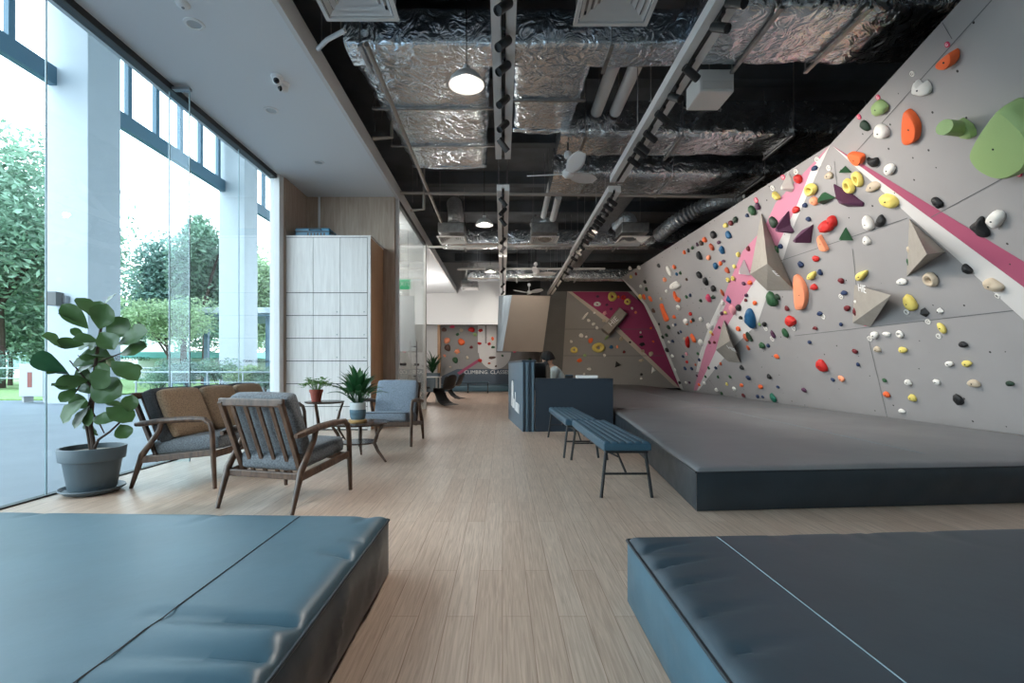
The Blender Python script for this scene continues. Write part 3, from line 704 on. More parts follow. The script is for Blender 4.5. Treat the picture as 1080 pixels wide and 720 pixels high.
def fp(x, y, dy=0.0):            # figure coordinates of the plant crop -> world
    px, py = 30 + x / 3.0, 300 + y / 3.0
    Y = min(FY + dy, 3.60 * F_PX / (VX - px))
    return at(px, py, Y)
stems = [[(207, 525), (203, 490), (196, 450), (200, 400), (206, 330), (212, 250), (222, 180), (235, 110), (245, 60)],
         [(203, 520), (190, 480), (182, 440), (188, 390), (200, 350)],
         [(210, 515), (222, 490), (258, 465), (290, 435), (322, 405)],
         [(206, 330), (175, 300), (150, 340)], [(206, 330), (165, 280), (130, 240)], [(212, 250), (260, 230), (300, 215)],
         [(200, 400), (225, 440), (240, 470)]]
sm_ = MB()
for i, p in enumerate(stems):
    pts = [fp(x, y, 0.02 * math.sin(k + i)) for k, (x, y) in enumerate(p)]
    if i in (0, 1, 2): pts[0].z = 0.345; pts[0].y = FY
    n = len(pts); r0 = [0.019, 0.014, 0.012, 0.008, 0.008, 0.008, 0.008][i]
    sm_.tube(pts, [r0 * (1 - 0.6 * k / n) for k in range(n)], 8)
sm_.build('stem', M['bark'], fg, world=True, smooth=True)
LV = [((190, 140), (105, 62), .30), ((185, 145), (92, 92), .22), ((215, 112), (150, 42), .36), ((222, 140), (252, 62), .42), ((240, 66), (283, 26), .42), ((212, 112), (228, 52), .40),
      ((115, 205), (42, 162), .34), ((178, 190), (82, 186), .30), ((130, 285), (14, 222), .27), ((125, 285), (62, 284), .34), ((250, 175), (316, 108), .40), ((288, 182), (378, 148), .40),
      ((272, 192), (345, 180), .30), ((290, 222), (376, 196), .36), ((262, 242), (346, 304), .30), ((198, 318), (294, 352), .46), ((192, 302), (82, 322), .36), ((152, 330), (100, 372), .36),
      ((186, 362), (110, 440), .40), ((195, 382), (146, 456), .34), ((205, 422), (268, 432), .30), ((246, 388), (328, 434), .34), ((290, 442), (312, 486), .50), ((318, 405), (328, 348), .42),
      ((230, 372), (302, 392), .36), ((178, 168), (132, 140), .34), ((228, 150), (272, 206), .36), ((246, 246), (190, 250), .34), ((200, 440), (218, 478), .40), ((300, 262), (362, 266), .26),
      ((230, 252), (182, 206), .36), ((215, 210), (262, 262), .40), ((210, 290), (262, 330), .36), ((205, 300), (150, 270), .36), ((216, 230), (160, 232), .30), ((222, 170), (196, 208), .40)]
lm = random.Random(3)
for _ in range(16):
    s_ = lm.choice([(206, 330), (212, 250), (222, 180), (200, 390), (150, 330), (260, 230)]); an = lm.uniform(0, 2 * PI); le = lm.uniform(62, 92)
    LV.append((s_, (s_[0] + le * math.cos(an), s_[1] - 0.75 * le * math.sin(an)), .36))
for i, (a, b, wr) in enumerate(LV):
    dy0 = lm.uniform(-0.14, 0.14)
    p, q = fp(*a, dy0 * 0.4), fp(*b, dy0)
    L = (q - p).length
    nrm = V((lm.uniform(-.5, .7), lm.uniform(-1.2, -0.4), lm.uniform(0.2, 1.0)))
    mb = MB(); blade(mb, p, q, nrm, min(L, 0.30) * wr * 1.08, lm.uniform(0.02, 0.16), nl=9, wave=0.08, fold=lm.uniform(0.1, 0.35), ph=i)
    mb.build('leaf', M['fiddle'], fg, world=True, smooth=True, fix=False)

def pot_plant(root, kind, z0, spread, rise, n, seed, mat):
    rnd = random.Random(seed)
    for i in range(n):
        a = i * 2.39996 + rnd.uniform(-.3, .3); f = (i + 0.5) / n
        out = spread * (0.35 + 0.65 * f) * rnd.uniform(0.8, 1.15); up = rise * (1.08 - 0.85 * f ** 1.4) * rnd.uniform(0.85, 1.1)
        tip = V((math.cos(a) * out, math.sin(a) * out, z0 + up)); base = V((math.cos(a) * 0.03, math.sin(a) * 0.03, z0))
        mid = base.lerp(tip, 0.5) + V((0, 0, 0.10 * rise + 0.05 * f))
        mb = MB()
        if kind == 'lily':
            k0 = base.lerp(mid, 0.6)
            mb.tube([base, k0], [0.004, 0.003], 5)
            blade(mb, k0, tip, V((0, 0, 1)), 0.034, 0.22, 'lance', 7, fold=0.3)
        else:
            mb.tube([base, mid, tip], [0.0025, 0.002, 0.0012], 4)
            for q in range(5):
                c = mid.lerp(tip, q / 4); aa = a + rnd.uniform(-1.6, 1.6)
                blade(mb, c, c + V((math.cos(aa), math.sin(aa), rnd.uniform(-.3, .5))) * rnd.uniform(0.045, 0.075), V((0, 0, 1)), 0.018, 0.15, 'lance', 4, fold=0.2)
        mb.build('leaf', mat, root, smooth=True, fix=False)
pl = thing('potted_plant', 'dark green lance-leaved plant in a ribbed blue glazed pot on the coffee table', 'potted plant', (-1.615, 5.40, 0.4335))
MB().lathe([(0.0, 0.0), (0.095, 0.0), (0.10, 0.006), (0.10, 0.03), (0.09, 0.034), (0.0, 0.034)], n=30).build('saucer', M['saucer_wood'], pl, smooth=True)
MB().lathe([(0.0, 0.034), (0.070, 0.034), (0.083, 0.07), (0.087, 0.13), (0.085, 0.145)], n=60, ribs=20, rib=0.02).build('pot', M['glaze'], pl, smooth=True)
MB().lathe([(0.085, 0.145), (0.086, 0.215), (0.080, 0.222), (0.076, 0.21), (0.0, 0.205)], n=60, ribs=20, rib=0.02).build('pot_rim', M['glaze_white'], pl, smooth=True)
pot_plant(pl, 'lily', 0.205, 0.36, 0.38, 54, 5, M['lily'])
pf = thing('potted_plant', 'light green leafy plant in a small terracotta pot on the side table', 'potted plant', (-2.62, 6.80, 0.5685))
MB().lathe([(0.0, 0.0), (0.062, 0.0), (0.082, 0.125), (0.092, 0.128), (0.094, 0.165), (0.085, 0.166), (0.08, 0.15), (0.0, 0.148)], n=32).build('pot', M['terracotta'], pf, smooth=True)
pot_plant(pf, 'fern', 0.15, 0.24, 0.17, 44, 9, M['fernleaf'])

# ================================================================== MATS
def crash_mat(name, lab, quad, h, top, side, seed, seams, folds=0.012, nx=150, ny=150, extra=()):
    """thick foam mat: vinyl top with soft rounded rim, pleated skirt and a piped edge. quad = 4 ground corners (anticlockwise)"""
    q = [V((x, y, 0)) for x, y in quad]
    t = thing(name, lab, 'crash mat', tuple(q[0]))
    rnd = random.Random(seed); ph = [rnd.uniform(0, 9) for _ in range(12)]
    def bil(u, v): return (q[0] * (1 - u) + q[1] * u) * (1 - v) + (q[3] * (1 - u) + q[2] * u) * v
    LU, LVv = (q[1] - q[0]).length, (q[3] - q[0]).length
    def pack(s): return s + 0.9 * math.sin(2 * PI * s) * -0.11
    F = [[(rnd.uniform(0.05, L - 0.05), rnd.uniform(0.014, 0.034), rnd.uniform(0.4, 1.0), rnd.uniform(0.12, 0.38), rnd.uniform(-0.35, 0.35)) for _ in range(int(L * 3.2))] for L in (LVv, LVv, LU, LU)]
    for k_, f_ in extra: F[k_].append(f_)
    def fold(x, k):    # gentle pleats of the skirt
        return (max(0.0, math.sin(x * 7.3 + ph[k])) ** 3 * 0.6 + max(0.0, math.sin(x * 12.7 + ph[k + 1])) ** 6 + 0.5 * max(0.0, math.sin(x * 19.1 + ph[k + 2])) ** 4)
    def crease(k, s, d):   # creases running in from edge k: s along the edge, d into the mat
        if d > 0.5: return 0.0
        t = 0.0
        for (s0, w, a, ln, sl) in F[k]:
            if d < ln: t += a * math.exp(-((s - s0 - sl * d) / w) ** 2) * (1 - d / ln) * min(1, d / 0.05)
        return t
    def topz(u, v, p):
        e = [u * LU, (1 - u) * LU, v * LVv, (1 - v) * LVv]; m = min(e)
        z = h - 0.034 * math.exp(-m / 0.022)
        for k, d in enumerate(e):
            s = (v * LVv) if k < 2 else (u * LU)
            z -= folds * crease(k, s, d)
        z += 0.004 * math.sin(p.x * 2.1 + ph[0]) * math.sin(p.y * 1.7 + ph[1])
        return z
    def top_fn(u, v):
        u, v = pack(u), pack(v); p = bil(u, v); p = p.copy(); p.z = topz(u, v, p); return p
    MB().grid(top_fn, nx, ny).build('top_cover', top, t, world=True, smooth=True)
    sk = MB(); pi_ = MB()
    for k in range(4):
        a, b = q[k], q[(k + 1) % 4]; L = (b - a).length; n = max(20, int(L / 0.05)); d = (b - a) / L; nn = V((d.y, -d.x, 0))
        def fn(u, v, a=a, b=b, nn=nn, L=L, k=k):
            s = u * L
            p = a.lerp(b, u); zt = h - 0.034
            bulge = 0.016 * math.sin(PI * v) + 0.010 * math.sin(3 * PI * v) * (0.3 + 0.7 * fold(s, k)) * 0.7
            e = math.sin(PI * u) ** 0.2 if 0 < u < 1 else 0
            bulge += folds * 0.9 * fold(s + v * 0.25, k + 3) * math.sin(PI * v) * e
            return p + nn * (bulge * e + 0.002) + V((0, 0, zt * (1 - v) + 0.006 * v))
        sk.grid(fn, n, 10)
        m = 40
        pi_.tube([a.lerp(b, i / m) + V((0, 0, h - 0.034)) + nn * 0.004 for i in range(m + 1)], 0.007, 6)
    sk.build('skirt', side, t, world=True, smooth=True)
    pi_.build('piping', M['piping'], t, world=True, smooth=True)
    for (p0, p1) in seams:
        m = 40; pts = []
        for i in range(m + 1):
            u = p0[0] + (p1[0] - p0[0]) * i / m; v = p0[1] + (p1[1] - p0[1]) * i / m
            p = bil(u, v); p = p.copy(); p.z = topz(u, v, p) + 0.0015; pts.append(p)
        MB().tube(pts, 0.0022, 4).build('seam', M['piping'] if top is M['vinyl'] else M['seam'], t, world=True)
    return t
crash_mat('crash_mat', 'teal grey crash mat in the left foreground in front of the armchairs', [(-3.6, -0.3), (-0.58, -0.3), (-0.58, 2.45), (-3.6, 2.56)], 0.31, M['vinyl'], M['vinyl_shaded'], 2, [((0.859, 0.0), (0.859, 1.0))], 0.016, extra=[(1, (1.79, 0.022, 1.7, 0.60, 0.05)), (1, (1.70, 0.024, -0.9, 0.5, 0.05)), (1, (1.62, 0.022, 1.5, 0.50, -0.06)), (1, (1.50, 0.026, 1.9, 0.60, -0.10)), (1, (1.42, 0.024, -0.8, 0.5, -0.10)), (1, (1.34, 0.022, 1.5, 0.45, 0.08)), (1, (2.3, 0.016, 1.0, 0.2, 0.2))])
crash_mat('crash_mat', 'slate crash mat in the right foreground, nearest the camera', [(0.56, -0.3), (4.4, -0.3), (4.4, 2.37), (0.56, 2.16)], 0.31, M['vinyl_r'], M['vinyl'], 5, [((0.099, 0.0), (0.099, 1.0))], 0.013, extra=[(0, (s_, 0.018, 1.4, 0.30, 0.25)) for s_ in (1.55, 1.75, 1.95, 2.12, 2.28)])  # skirt in the paler vinyl: light on this side put into its colour
crash_mat('crash_mat', 'long charcoal crash mat lining the foot of the climbing wall', [(1.41, 3.51), (5.66, 3.86), (5.66, 20.4), (3.15, 20.4)], 0.32, M['vinyl_big'], M['vinyl_shaded'], 8, [((0.50, 0.0), (0.50, 1.0)), ((0.0, 0.3), (1.0, 0.3))], 0.008, 110, 220)
crash_mat('crash_mat', 'low slate blue crash mat under the far boulder wall', [(-2.84, 20.75), (0.9, 20.75), (0.9, 21.8), (-2.84, 21.8)], 0.28, M['vinyl'], M['vinyl'], 11, [], 0.004, 20, 20)

# ================================================================== BENCHES
def make_bench(lab, x0, x1, y0, y1, h, rz=0.0):
    t = thing('bench', lab, 'bench', ((x0 + x1) / 2, (y0 + y1) / 2, 0), rz, 'blue quilted benches in a row')
    w, L = (x1 - x0) / 2, (y1 - y0) / 2
    nx, ny = 6, int(round(L * 2 / 0.075)); k = 6
    def fn(u, v):
        x = (u * 2 - 1) * w; y = (v * 2 - 1) * L
        e = min(w - abs(x), L - abs(y))
        z = h - 0.012 * (abs(math.sin(PI * u * nx)) < 0.28) * 0.5 - 0.008 * (1 - abs(math.sin(PI * u * nx)) ** 0.5) - 0.008 * (1 - abs(math.sin(PI * v * ny)) ** 0.5)
        z -= 0.012 * math.exp(-e / 0.008)
        return V((x, y, z))
    MB().grid(fn, nx * k, ny * 4).build('quilted_top', M['bench'], t, smooth=True)
    MB().bx(-w - 0.002, w + 0.002, -L - 0.002, L + 0.002, h - 0.075, h - 0.014).build('seat_pad', M['bench'], t, bevel=0.010)
    MB().bx(-w + 0.02, w - 0.02, -L + 0.02, L - 0.02, h - 0.095, h - 0.075).build('frame', M['black'], t)
    for sy in (-1, 1):
        ye = sy * (L - 0.06)
        for sx in (-1, 1):
            MB().tube([(sx * (w - 0.03), ye, h - 0.09), (sx * (w + 0.015), ye + sy * 0.03, 0)], [0.013, 0.013], 10).build('leg', M['black'], t)
        MB().bar((-w, ye + sy * 0.02, h * 0.42), (w, ye + sy * 0.02, h * 0.42), 0.016, 0.016).build('stretcher', M['black'], t)
        MB().bar((0, ye + sy * 0.02, h * 0.42), (0, ye - sy * 0.42, h - 0.09), 0.014, 0.014).build('brace', M['black'], t)
        MB().bar((-w + 0.05, ye - sy * 0.42, h - 0.12), (0, ye - sy * 0.2, h * 0.62), 0.012, 0.012).build('brace', M['black'], t)
    return t
make_bench('blue quilted bench with black legs, the nearer of the two in a row', 0.80, 1.18, 3.86, 5.5, 0.455, math.radians(0.6))
make_bench('blue quilted bench with black legs, the farther one near the front desk', 0.71, 1.08, 5.56, 7.25, 0.455, math.radians(1.0))

# ================================================================== FRONT DESK
dk = thing('front_desk', 'dark blue reception desk with a raised slatted end near the middle', 'desk', (0.9, 8.8, 0))
A0, B0 = V((0.324, 7.87, 0)), V((0.12, 9.85, 0))         # left face, front to back
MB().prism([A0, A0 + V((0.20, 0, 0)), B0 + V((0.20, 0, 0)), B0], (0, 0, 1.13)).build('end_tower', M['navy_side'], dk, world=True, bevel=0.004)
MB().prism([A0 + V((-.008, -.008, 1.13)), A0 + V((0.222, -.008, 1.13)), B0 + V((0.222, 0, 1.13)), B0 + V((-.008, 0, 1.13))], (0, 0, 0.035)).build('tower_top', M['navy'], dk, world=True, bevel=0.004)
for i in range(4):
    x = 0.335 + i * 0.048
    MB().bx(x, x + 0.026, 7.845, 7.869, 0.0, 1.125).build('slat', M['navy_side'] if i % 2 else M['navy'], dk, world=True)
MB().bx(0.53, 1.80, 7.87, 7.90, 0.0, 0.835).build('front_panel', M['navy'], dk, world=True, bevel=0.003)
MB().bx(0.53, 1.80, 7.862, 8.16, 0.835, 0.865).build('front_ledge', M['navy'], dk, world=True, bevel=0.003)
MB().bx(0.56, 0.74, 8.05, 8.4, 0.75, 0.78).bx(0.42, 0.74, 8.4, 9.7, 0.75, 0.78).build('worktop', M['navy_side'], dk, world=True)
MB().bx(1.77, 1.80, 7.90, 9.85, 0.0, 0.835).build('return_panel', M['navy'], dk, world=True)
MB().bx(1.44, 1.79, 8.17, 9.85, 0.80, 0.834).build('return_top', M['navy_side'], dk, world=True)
# white logo on the left face of the tower: rounded upright bar over slanting letters
du = (A0 - B0).normalized(); dn = du.cross(V((0, 0, 1))).normalized()
if dn.x > 0: dn = -dn
fr = lambda s, z: frame(B0 + du * s + V((0, 0, z)) + dn * 0.004, du, V((0, 0, 1)), dn if du.cross(V((0, 0, 1))).dot(dn) > 0 else dn)
def disc_poly(cx, cz, rx, rz, n=20): return [(cx + rx * math.cos(2 * PI * i / n), cz + rz * math.sin(2 * PI * i / n)) for i in range(n)]
def wp(s, z, o=0.003): return B0 + du * s + V((0, 0, z)) + dn * o
lg = MB()
cap = [(0.72 + 0.13 * math.cos(a), 0.70 + 0.10 * math.sin(a)) for a in [PI * i / 10 for i in range(11)]] + [(0.58, 0.40), (0.84, 0.36)]
lg.prism([wp(s, z) for s, z in cap], dn * 0.006)
for (s0, s1, z0, z1) in ((0.52, 0.62, 0.12, 0.36), (0.70, 0.98, 0.10, 0.27), (1.06, 1.14, 0.08, 0.40), (1.20, 1.46, 0.07, 0.23), (1.52, 1.60, 0.06, 0.22)):
    zz = 0.20
    lg.prism([wp(s0, z0 + zz), wp(s1, z0 - 0.01 + zz), wp(s1 + 0.03, z1 - 0.01 + zz), wp(s0 + 0.03, z1 + zz)], dn * 0.006)
lg.build('logo', M['white_mark'], dk, world=True)

mo = thing('monitor', 'black computer monitor behind the desk in front of the seated person', 'monitor', (0.672, 8.70, 0.78))
Rz = Matrix.Rotation(math.radians(-62), 3, 'Z')
MB().box((0, 0, 0.20), (0.40, 0.03, 0.30), Rz).build('screen', M['screen'], mo, bevel=0.008)
MB().tube([(0, 0.02, 0.0), (0, 0.02, 0.1)], 0.02, 10).build('stand', M['screen'], mo)
MB().lathe([(0, 0), (0.10, 0), (0.10, 0.012), (0, 0.014)], n=24).build('base', M['screen'], mo, smooth=True)
pe = thing('stapler', 'small dark gadget lying on the ledge right of the seated person', 'gadget', (1.12, 8.08, 0.866))
MB().bx(-0.08, 0.06, -0.03, 0.03, 0, 0.05).build('body', M['screen'], pe, bevel=0.012)
MB().bx(-0.07, 0.05, -0.025, 0.025, 0.05, 0.056).build('top_plate', M['bluebox'], pe)
sb = thing('tray', 'pale low tray on the desk ledge beside the dark gadget', 'tray', (1.40, 8.06, 0.866))
MB().bx(-0.17, 0.17, -0.09, 0.09, 0, 0.006).build('tray_base', M['oak_pale'], sb)
tr_ = MB()
for a in ((-0.17, 0.17, -0.09, -0.08), (-0.17, 0.17, 0.08, 0.09), (-0.17, -0.16, -0.08, 0.08), (0.16, 0.17, -0.08, 0.08)): tr_.bx(*a, 0.006, 0.045)
tr_.build('tray_rim', M['white'], sb)

# ================================================================== FAR ROOM: chairs, table, plant, bench
def panton(lab, loc, rz):
    t = thing('cantilever_chair', lab, 'chair', loc, rz, 'black moulded chairs by the white table')
    prof = [(-0.34, 0.84, .19), (-0.30, 0.74, .235), (-0.26, 0.62, .24), (-0.22, 0.50, .235), (-0.16, 0.43, .235), (-0.05, 0.41, .24), (0.10, 0.42, .24), (0.18, 0.425, .235), (0.225, 0.39, .22), (0.21, 0.30, .20), (0.15, 0.20, .20), (0.06, 0.10, .22), (-0.06, 0.04, .24), (-0.22, 0.012, .26), (-0.26, 0.004, .26)]
    def fn(u, v):
        f = u * (len(prof) - 1); i = min(int(f), len(prof) - 2); f -= i
        y, z, w = [prof[i][k] * (1 - f) + prof[i + 1][k] * f for k in range(3)]
        q = v * 2 - 1; lip = abs(q) ** 3
        dz = 0.05 * lip if 0.2 < u < 0.55 else 0
        dy = (0.05 * lip if u < 0.25 else 0) - (0.05 * lip if u > 0.62 else 0)
        return V((q * w, y + dy, z + dz + (-0.08 * lip if u < 0.02 else 0)))
    o = MB().grid(fn, 56, 14).build('shell', M['black_matte'], t, smooth=True)
    s = o.modifiers.new('sol', 'SOLIDIFY'); s.thickness = 0.012
    return t
panton('black moulded chair at the white table, seen from behind', (-1.62, 13.5, 0), math.radians(50))
panton('black moulded chair beyond the white table, at its far corner', (-1.62, 16.2, 0), math.radians(75))
panton('black moulded chair mostly hidden behind the white glass post', (-2.30, 13.9, 0), math.radians(-80))
wt = thing('white_table', 'white rectangular table behind the white glass post', 'table', (-2.35, 14.7, 0))
MB().bx(-0.55, 0.45, -0.45, 0.45, 0.73, 0.76).build('tabletop', M['white_gloss'], wt, bevel=0.004)
for x in (-0.5, 0.4):
    for y in (-0.4, 0.4): MB().bx(x - 0.025, x + 0.025, y - 0.025, y + 0.025, 0, 0.73).build('leg', M['white_gloss'], wt)
pb = thing('potted_palm', 'bushy green plant in a dark pot by the white end wall', 'potted plant', (-2.98, 20.6, 0))
MB().lathe([(0.0, 0.0), (0.26, 0.0), (0.33, 0.72), (0.33, 0.80), (0.29, 0.80), (0.28, 0.74), (0, 0.74)], n=28).build('pot', M['planter'], pb, smooth=True)
r_ = random.Random(4)
for i in range(60):
    a = i * 2.4; o_ = r_.uniform(0.15, 0.62); u_ = r_.uniform(0.3, 1.15) * (1 - 0.5 * o_)
    mb = MB(); blade(mb, V((0, 0, 0.76)), V((math.cos(a) * o_, math.sin(a) * o_, 0.8 + u_)), V((0, 0, 1)), 0.05, 0.2, 'lance', 6)
    mb.build('leaf', M['lily'], pb, smooth=True, fix=False)
fb = thing('bench', 'slim dark bench standing before the far boulder wall', 'bench', (-1.35, 19.6, 0))
MB().bx(-0.8, 0.8, -0.18, 0.18, 0.42, 0.46).build('seat_pad', M['bench'], fb, bevel=0.01)
MB().bx(-0.8, 0.8, -0.17, 0.17, 0.395, 0.42).build('frame', M['black'], fb)
for x in (-0.75, -0.05, 0.75):
    for y in (-0.15, 0.15): MB().tube([(x, y, 0.4), (x, y, 0)], 0.014, 8).build('leg', M['black'], fb)
# ================================================================== PERSON seated behind the desk, facing left
def skin_mesh(verts, edges, radii, root=0, levels=2):
    me = bpy.data.meshes.new('tmp'); me.from_pydata([tuple(v) for v in verts], edges, [])
    o = bpy.data.objects.new('tmp', me); COL.objects.link(o)
    m = o.modifiers.new('sk', 'SKIN'); m.use_smooth_shade = True
    for i, d in enumerate(me.skin_vertices[0].data):
        r = radii[i]; d.radius = r if isinstance(r, tuple) else (r, r); d.use_root = (i == root)
    s = o.modifiers.new('sub', 'SUBSURF'); s.levels = levels; s.render_levels = levels
    dg = bpy.context.evaluated_depsgraph_get()
    r = bpy.data.meshes.new_from_object(o.evaluated_get(dg))
    bpy.data.objects.remove(o); bpy.data.meshes.remove(me); return r
def join_meshes(name, ms, mat, parent, voxel=0.0, smooth_it=4):
    bm = bmesh.new()
    for m in ms: bm.from_mesh(m)
    me = bpy.data.meshes.new(name); bm.to_mesh(me); bm.free()
    if voxel:
        o = bpy.data.objects.new('tmp', me); COL.objects.link(o)
        r = o.modifiers.new('rm', 'REMESH'); r.mode = 'VOXEL'; r.voxel_size = voxel; r.use_smooth_shade = True
        s = o.modifiers.new('sm', 'SMOOTH'); s.iterations = smooth_it; s.factor = 0.5
        dg = bpy.context.evaluated_depsgraph_get()
        m2 = bpy.data.meshes.new_from_object(o.evaluated_get(dg)); bpy.data.objects.remove(o); me = m2; me.name = name
    me.materials.clear(); me.materials.append(mat)
    me.polygons.foreach_set('use_smooth', [True] * len(me.polygons))
    o = bpy.data.objects.new(name, me); COL.objects.link(o); o.parent = parent; return o
# local frame: x forward (the way the person looks), y to the person's left, z up, seat at z = 0.50
pn = thing('person', 'seated person with short black hair in a pale grey shirt, looking down at the monitor', 'person', (1.17, 9.20, 0), math.radians(180 - 4))
ZS = 0.51
vs, es, rd = [], [], []
def nd(p, r, par=None):
    vs.append(V(p)); rd.append(r)
    if par is not None: es.append((par, len(vs) - 1))
    return len(vs) - 1
pel = nd((0, 0, ZS + 0.10), (0.15, 0.12))
wst = nd((0.05, 0, ZS + 0.24), (0.13, 0.105), pel)
che = nd((0.13, 0, ZS + 0.39), (0.145, 0.115), wst)
shc = nd((0.18, 0, ZS + 0.49), (0.10, 0.09), che)
nk = nd((0.225, 0, ZS + 0.54), 0.052, shc)
nk2 = nd((0.262, 0, ZS + 0.60), 0.050, nk)
hands = []
for s in (-1, 1):
    sh = nd((0.18, s * 0.17, ZS + 0.48), 0.060, shc)
    el = nd((0.22, s * 0.235, ZS + 0.24), 0.043, sh)
    fa = nd((0.30, s * 0.19, ZS + 0.28), 0.038, el)
    wr = nd((0.42, s * 0.13, ZS + 0.345), 0.026, fa)
    pm = nd((0.46, s * 0.115, ZS + 0.348), (0.036, 0.018), wr)
    pm2 = nd((0.50, s * 0.105, ZS + 0.346), (0.038, 0.016), pm)
    hands.append((pm2, s))
    hp = nd((0.06, s * 0.10, ZS + 0.06), 0.088, pel)
    kn = nd((0.43, s * 0.13, ZS + 0.05), 0.060, hp)
    cf = nd((0.41, s * 0.13, ZS - 0.18), 0.052, kn)
    an = nd((0.39, s * 0.13, 0.09), 0.034, cf)
    ft = nd((0.47, s * 0.14, 0.045), 0.036, an)
    nd((0.56, s * 0.15, 0.035), 0.028, ft)
body = skin_mesh(vs, es, rd, 0, 2)
parts = [body]
for (pi, s) in hands:
    b = vs[pi]
    for k, (dy, L) in enumerate(((0.030, 0.062), (0.010, 0.075), (-0.010, 0.070), (-0.028, 0.055))):
        p0 = b + V((-0.02, s * dy, 0)); f = [p0, b + V((0.02, s * dy * 1.05, 0.004)), b + V((0.02 + L * 0.5, s * dy * 1.15, 0.0)), b + V((0.02 + L * 0.85, s * dy * 1.15, -0.022))]
        parts.append(skin_mesh(f, [(0, 1), (1, 2), (2, 3)], [0.010, 0.0095, 0.0085, 0.007], 0, 1))
    f = [b + V((-0.045, -s * 0.020, 0)), b + V((-0.02, -s * 0.05, -0.004)), b + V((0.015, -s * 0.06, -0.012))]
    parts.append(skin_mesh(f, [(0, 1), (1, 2)], [0.012, 0.011, 0.008], 0, 1))
# head: pitched forward, with brow, nose, jaw, ears
HR = Matrix.Rotation(math.radians(24), 3, 'Y'); HCn = V((0.305, 0, ZS + 0.70))
def head_fn(u, v):
    th = PI * u; ph = 2 * PI * v
    x, y, z = math.sin(th) * math.cos(ph), math.sin(th) * math.sin(ph), math.cos(th)
    px, py, pz = x * 0.098, y * 0.077, z * 0.118
    if x > 0 and z < 0: px *= 1 - 0.10 * (-z); py *= 1 - 0.30 * (-z)
    if x < 0 and z < -0.3: px *= 0.75
    if x > 0.75: px += 0.024 * math.exp(-((z + 0.12) / 0.16) ** 2) * math.exp(-(y / 0.16) ** 2)
    if x > 0.5: px -= 0.010 * (math.exp(-((z - 0.08) / 0.12) ** 2) * math.exp(-((abs(y) - 0.38) / 0.16) ** 2)); px += 0.006 * math.exp(-((z + 0.42) / 0.08) ** 2) * math.exp(-(y / 0.3) ** 2)
    return HCn + HR @ V((px, py, pz))
hm = MB(); hm.grid(head_fn, 40, 48); parts.append(hm.mesh('head', M['skin'], True))
for s in (-1, 1):
    parts.append(MB().lathe([(0, -0.01), (0.02, -0.008), (0.030, 0.0), (0.02, 0.010), (0, 0.010)], HCn + HR @ V((-0.008, s * 0.079, -0.005)), 14, Matrix.Rotation(PI / 2, 3, 'X')).mesh('ear', M['skin']))
bd = join_meshes('body', parts, M['skin'], pn, 0.0065, 3)
for s in (-1, 1):
    c = HCn + HR @ V((0.088, s * 0.030, 0.008))
    MB().lathe([(0, -0.009), (0.008, -0.006), (0.010, 0), (0.008, 0.006), (0, 0.009)], c, 12).build('eye', M['eye'], pn, smooth=True)
# hair: close cap with fringe
def hair_fn(u, v):
    th = u * PI * 0.60; ph = 2 * PI * v
    front = max(0.0, math.cos(ph)) ** 2
    th *= 1 - 0.42 * front + 0.05 * max(0.0, -math.cos(ph)) + 0.03 * math.sin(ph * 11)
    x, y, z = math.sin(th) * math.cos(ph), math.sin(th) * math.sin(ph), math.cos(th)
    k = 1.13 + 0.03 * math.sin(ph * 9 + th * 6) + 0.02 * math.sin(ph * 17)
    return HCn + HR @ V((x * 0.098 * k - 0.006, y * 0.080 * k, z * 0.118 * k))
h = MB().grid(hair_fn, 22, 60).build('hair', M['hair'], pn, smooth=True)
sd = h.modifiers.new('sol', 'SOLIDIFY'); sd.thickness = 0.014
def mask_fn(u, v):
    ph = (v - 0.5) * 2 * 1.25; z = -0.02 - 0.085 * u
    k = 1.10 - 0.18 * u ** 2
    x, y = math.cos(ph) * 0.098 * k + 0.018 * math.exp(-(ph / 0.3) ** 2) * (1 - u), math.sin(ph) * 0.080 * k
    return HCn + HR @ V((x, y, z))
mk = MB().grid(mask_fn, 8, 22).build('face_mask', M['mask_black'], pn, smooth=True)
sd = mk.modifiers.new('sol', 'SOLIDIFY'); sd.thickness = 0.004
# clothes follow the body
cv, ce, cr_ = [], [], []
def cn(p, r, par=None):
    cv.append(V(p)); cr_.append(r)
    if par is not None: ce.append((par, len(cv) - 1))
    return len(cv) - 1
a = cn((0.0, 0, ZS + 0.08), (0.175, 0.145)); b = cn((0.05, 0, ZS + 0.24), (0.155, 0.13), a); c = cn((0.13, 0, ZS + 0.39), (0.165, 0.135), b); d = cn((0.18, 0, ZS + 0.49), (0.105, 0.10), c); e = cn((0.215, 0, ZS + 0.53), 0.066, d)
for s in (-1, 1):
    p = cn((0.18, s * 0.17, ZS + 0.48), 0.075, d); q = cn((0.22, s * 0.238, ZS + 0.24), 0.060, p); cn((0.28, s * 0.20, ZS + 0.268), 0.056, q)
join_meshes('shirt', [skin_mesh(cv, ce, cr_, 0, 2)], M['shirt'], pn, 0.008, 2)
cv, ce, cr_ = [], [], []
a = cn((0, 0, ZS + 0.10), (0.165, 0.135))
for s in (-1, 1):
    p = cn((0.06, s * 0.10, ZS + 0.062), 0.10, a); q = cn((0.43, s * 0.13, ZS + 0.05), 0.072, p); w_ = cn((0.41, s * 0.13, ZS - 0.18), 0.066, q); cn((0.39, s * 0.13, 0.13), 0.056, w_)
join_meshes('trousers', [skin_mesh(cv, ce, cr_, 0, 2)], M['trousers'], pn, 0.009, 2)
stl = thing('stool', 'round dark stool under the seated person behind the desk', 'stool', (1.17, 9.20, 0))
